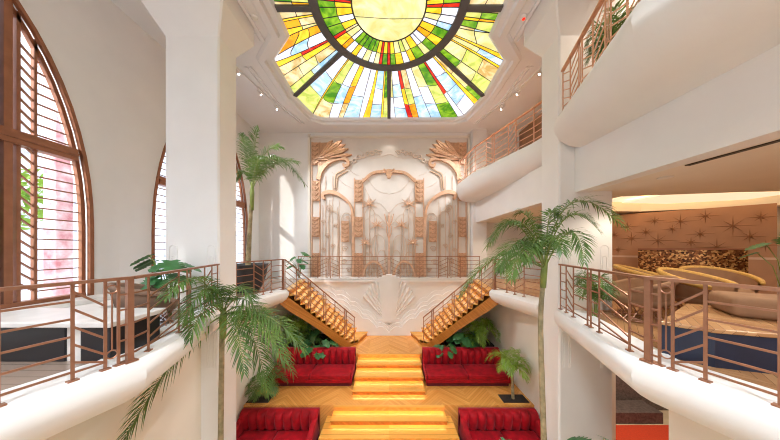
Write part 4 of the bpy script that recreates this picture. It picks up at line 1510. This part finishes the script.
# mosaic bar and star wall
t = thing('mosaic_bar', 'curved bar faced in glittering gold mosaic below the star wall', 'bar counter', (9.3, 7.2, MEZZ))
mb = MB()
arc = []
for k in range(17):
    u = k / 16
    arc.append((8.35 + 1.55 * u, 7.55 - 1.35 * u - .25 * math.sin(PI * u)))
mb.prism(arc + [(x + .55, y + .5) for x, y in reversed(arc)], MEZZ, E - .03)
mb.build('front', M['mosaic'], t)
MB().prism([(x - .03, y - .03) for x, y in arc] + [(x + .58, y + .53) for x, y in reversed(arc)], E - .03, E + .02).build('counter_top', M['bronze_dark'], t)
t = thing('star_wall', 'bronze lounge wall panel scattered with eight-pointed stars', 'wall panel', (10.2, 7.8, MEZZ))
A, B = V((8.75, 9.1)), V((11.3, 6.55))
dv = (B - A).normalized(); nv2 = V((-dv.y, dv.x)) * -1
if nv2.y > 0: nv2 = -nv2
MB().prism([tuple(A), tuple(B), tuple(B - nv2 * .12), tuple(A - nv2 * .12)], MEZZ, E + 1.34).build('panel', M['lounge_wall'], t)
MB().prism([tuple(A + nv2 * .02), tuple(B + nv2 * .02), tuple(B), tuple(A)], E - .32, E - .25).build('dado_rail', M['champagne'], t)
for (u, h, r_) in ((.07, .55, .3), (.10, -.02, .26), (.17, .85, .34), (.2, .40, .4), (.3, .62, .3), (.36, 1.02, .3), (.38, .30, .52), (.47, .7, .26), (.52, .95, .42), (.58, .22, .3), (.63, .5, .32),
                   (.66, 1.08, .34), (.72, .06, .46), (.8, .72, .5), (.88, .38, .36), (.93, .95, .3), (.95, .1, .28)):
    c_ = A + (B - A) * u
    mb = MB()
    for k in range(8):
        a = PI * k / 4
        rr = r_ * (1 if k % 4 == 0 else .55 if k % 2 else .7)
        def W(p, q_, d): return (c_.x + dv.x * p + nv2.x * d, c_.y + dv.y * p + nv2.y * d, E + h + q_)
        t_ = (rr * math.cos(a), rr * math.sin(a)); n_ = (-math.sin(a) * .014, math.cos(a) * .014)
        mb.add([W(-n_[0], -n_[1], .012), W(n_[0], n_[1], .012), W(t_[0], t_[1], .008), W(0, 0, .03)], [(0, 3, 2), (3, 1, 2)])
    mb.build('star', M['star'], t)
# back wall of the lounge to the right of the stars, dark niche with a plant
b = MB().box(8.0, 12.9, 9.2, 9.35, MEZZ, LC)
struct('wall_lounge_rear', b, M['suede'])
monstera('dark plant at the far right edge beside the star wall', (9.55, 5.35, MEZZ), 7, .45, 1.75, .4, q, 'leaf_dark', -100, 150)
# linear air slot in the lounge ceiling
tag(MB().bar((4.97, 3.75, LC - .009), (5.1, 1.2, LC - .009), .09, .012).build('air_vent', M['slot']), 'long dark linear air slot in the lounge ceiling', 'vent')

# ================================================================ LAMPS
def downlight(x, y, z, label, grp, energy=40, col=(1, .95, .86), tw=1, cone=95):
    t = thing('recessed_downlight', label, 'ceiling light', (x, y, z), 0, grp)
    MB().lathe([(.11, -.012), (.11, 0), (.08, 0), (.08, -.008)], 18, (x, y, z)).build('trim_ring', M['white_metal'], t)
    MB().lathe([(.078, -.007), (.0, -.007)], 14, (x, y, z)).build('lens', M['lamp'], t)
    spot('downlight_or_fill_beam', (x, y, z - .05), (x, y, 0), energy, col, cone, .5)
def spot(name, loc, target, energy, col, cone, blend=.6, rad=.05):
    l = bpy.data.lights.new(name, 'SPOT')
    l.energy = energy
    l.color = col
    l.spot_size = math.radians(cone)
    l.spot_blend = blend
    l.shadow_soft_size = rad
    o = bpy.data.objects.new(name, l)
    C.objects.link(o)
    o.location = loc
    o.rotation_euler = (V(target) - V(loc)).to_track_quat('-Z', 'Y').to_euler()
    return o
for i, (x, w) in enumerate(((-2.75, 'left'), (0.0, 'centre'), (2.75, 'right'))):
    downlight(x, 11.5, CEIL, 'small recessed downlight above the %s of the gilded screen' % w, 'downlights above the gilded screen', 25, (1, .95, .88))
for i, (x, y) in enumerate(((5.4, 4.4), (6.6, 9.0), (7.2, 3.6), (9.6, 4.3))):
    downlight(x, y, LC, 'recessed downlight in the lounge ceiling ' + ['near the right column', 'behind the right palm, far back', 'over the navy bench', 'at the right near the star wall'][i], 'lounge ceiling downlights', 85, (1, .89, .74), cone=140)
for s in (-1, 1):
    t = thing('track_light', 'white ceiling track with three spotlights on the %s of the skylight' % SIDE[s], 'track light', (s * 5.0, 9.0, CEIL))
    a, e = V((s * 5.25, 7.6, CEIL - .03)), V((s * 4.85, 9.9, CEIL - .03))
    MB().bar(a, e, .035, .06).build('track', M['white_metal'], t)
    for k, u in enumerate((.05, .5, .9)):
        c_ = a + (e - a) * u
        hd = MB().tube([c_, c_ - V((0, 0, .12))], .012, 6)
        dd = V((-s * .55, .2, -.8)).normalized()
        h0 = c_ - V((0, 0, .12)) - dd * .07
        hd.tube([h0, h0 + dd * .18], .045, 10)
        o = hd.build('spot_head', M['white_metal'], t)
        MB().tube([h0 + dd * .18, h0 + dd * .186], .038, 10).build('lens', M['lamp'], o)
        spot('track_beam', h0 + dd * .22, h0 + dd * 8, 300, (.88, .94, 1), 95)
for s in (-1, 1):
    t = thing('smoke_detector', 'small round ceiling detector with a red light right of the skylight' if s > 0 else 'small white round ceiling detector left of the skylight', 'detector', (s * 3.62, 6.05, CEIL))
    MB().lathe([(.085, 0), (.085, -.03), (.06, -.06), (.0, -.065)], 18, (s * 3.62, 6.05, CEIL)).build('housing', M['white_metal'], t)
    if s > 0:
        MB().lathe([(.04, -.064), (.03, -.085), (.0, -.088)], 12, (s * 3.62, 6.05, CEIL)).build('indicator', M['red_led'], t)
for i, (x, y) in enumerate(((-2.6, -1.0), (2.6, -1.0), (-2.4, -3.6), (2.4, -3.6))):  # unseen fill spots added behind the camera to brighten the hall
    spot('downlight_or_fill_beam', (x, y, CEIL - .06), (x, y, 0), 900, (.84, .92, 1), 125)
# warm fill spots added without fixtures, first in the room under the right balcony
def point(name, loc, energy, col, rad=.15):
    l = bpy.data.lights.new(name, 'POINT')
    l.energy = energy; l.color = col; l.shadow_soft_size = rad
    o = bpy.data.objects.new(name, l); C.objects.link(o); o.location = loc
    return o
spot('downlight_or_fill_beam', (7.6, 6.4, MEZZ - .35), (7.6, 6.4, 0), 420, (1, .85, .65), 150)
spot('downlight_or_fill_beam', (5.9, 4.6, CEIL - .05), (5.9, 4.6, 0), 160, (1, .84, .66), 150)  # added fill to warm the near upper balcony
spot('downlight_or_fill_beam', (5.6, 8.6, CEIL - .05), (5.6, 8.6, 0), 120, (1, .84, .66), 150)  # added fill to warm the far upper balcony
spot('downlight_or_fill_beam', (5.0, 10.0, LC - .05), (5.0, 10.0, 0), 60, (1, .85, .65), 140)

# ================================================================ DAYLIGHT
sun = bpy.data.lights.new('sun', 'SUN')
sun.energy = 2.6
sun.color = (1, .96, .9)
sun.angle = math.radians(2.5)
so = bpy.data.objects.new('sun', sun)
C.objects.link(so)
so.rotation_euler = V((.42, .83, -.36)).to_track_quat('-Z', 'Y').to_euler()
w = bpy.data.worlds.new('sky')
bpy.context.scene.world = w
w.use_nodes = True
bg = w.node_tree.nodes['Background']
bg.inputs['Color'].default_value = (.78, .88, 1, 1)
bg.inputs['Strength'].default_value = 2.6

# trees outside the arches
def tree(label, x, y, h, rad, rnd):
    t = thing('garden_tree', label, 'tree', (x, y, MEZZ - .35))
    z0 = MEZZ - .35
    MB().tube([(x, y, z0), (x + .1, y, z0 + h * .5), (x, y + .1, z0 + h * .75)], [.12, .09, .05], 8).build('trunk', M['trunk'], t)
    mb = MB()
    for k in range(420):
        a, b_, r_ = rnd.uniform(0, 2 * PI), rnd.uniform(-1, 1), rad * rnd.uniform(.4, 1) 
        c = V((x, y, z0 + h)) + V((math.cos(a) * math.sqrt(1 - b_ * b_), math.sin(a) * math.sqrt(1 - b_ * b_), b_)) * r_
        d = V((rnd.uniform(-1, 1), rnd.uniform(-1, 1), rnd.uniform(-1, 1))).normalized() * .2
        e = d.cross(V((rnd.uniform(-1, 1), rnd.uniform(-1, 1), .3))).normalized() * .08
        mb.add([c - d, c + e, c + d, c - e], [(0, 1, 2, 3)])
    mb.build('crown', M['leaf_light'], t, fixn=False)
rt = random.Random(11)
tree('leafy tree outside the near arched window', -10.4, 3.6, 2.6, 1.1, rt)
tree('second leafy tree outside, seen high in the near arched window', -11.2, 6.2, 3.4, 1.2, rt)
for k, y in enumerate((6.4, 12.6)):
    t = thing('garden_pillar', 'pink stone pillar outside the %s arched window' % ('near' if k == 0 else 'far'), 'pillar', (-9.4, y, MEZZ - .35))
    MB().box(-9.58, -9.22, y - .18, y + .18, MEZZ - .35, E + 4.6).build('shaft', M['pink'], t, bevel=.03)
    MB().box(-9.75, -9.05, y - .35, y + .35, MEZZ - .35, MEZZ - .05).build('base', M['facade'], t)

# ================================================================ CAMERA
cam = bpy.data.cameras.new('camera')
cam.sensor_width = 36
cam.lens = 225 / 780 * 36
cam.shift_x = 1 / 780
cam.shift_y = 29 / 780
cam.clip_start = .05
co = bpy.data.objects.new('camera', cam)
C.objects.link(co)
co.location = (0, 0, E)
co.rotation_euler = (PI / 2, 0, 0)
sc = bpy.context.scene
sc.camera = co
sc.view_settings.view_transform = 'Standard'
sc.view_settings.look = 'None'
sc.view_settings.exposure = 0.58
sc.view_settings.gamma = 1.0
sc.view_settings.use_curve_mapping = False
sc.cycles.use_denoising = True
sc.cycles.denoiser = 'OPENIMAGEDENOISE'
sc.cycles.denoising_input_passes = 'RGB_ALBEDO_NORMAL'
sc.cycles.denoising_prefilter = 'ACCURATE'
sc.cycles.use_adaptive_sampling = False
sc.cycles.use_light_tree = True
sc.cycles.filter_width = 1.1
sc.cycles.max_bounces = 8
sc.cycles.diffuse_bounces = 6
sc.cycles.sample_clamp_indirect = 4
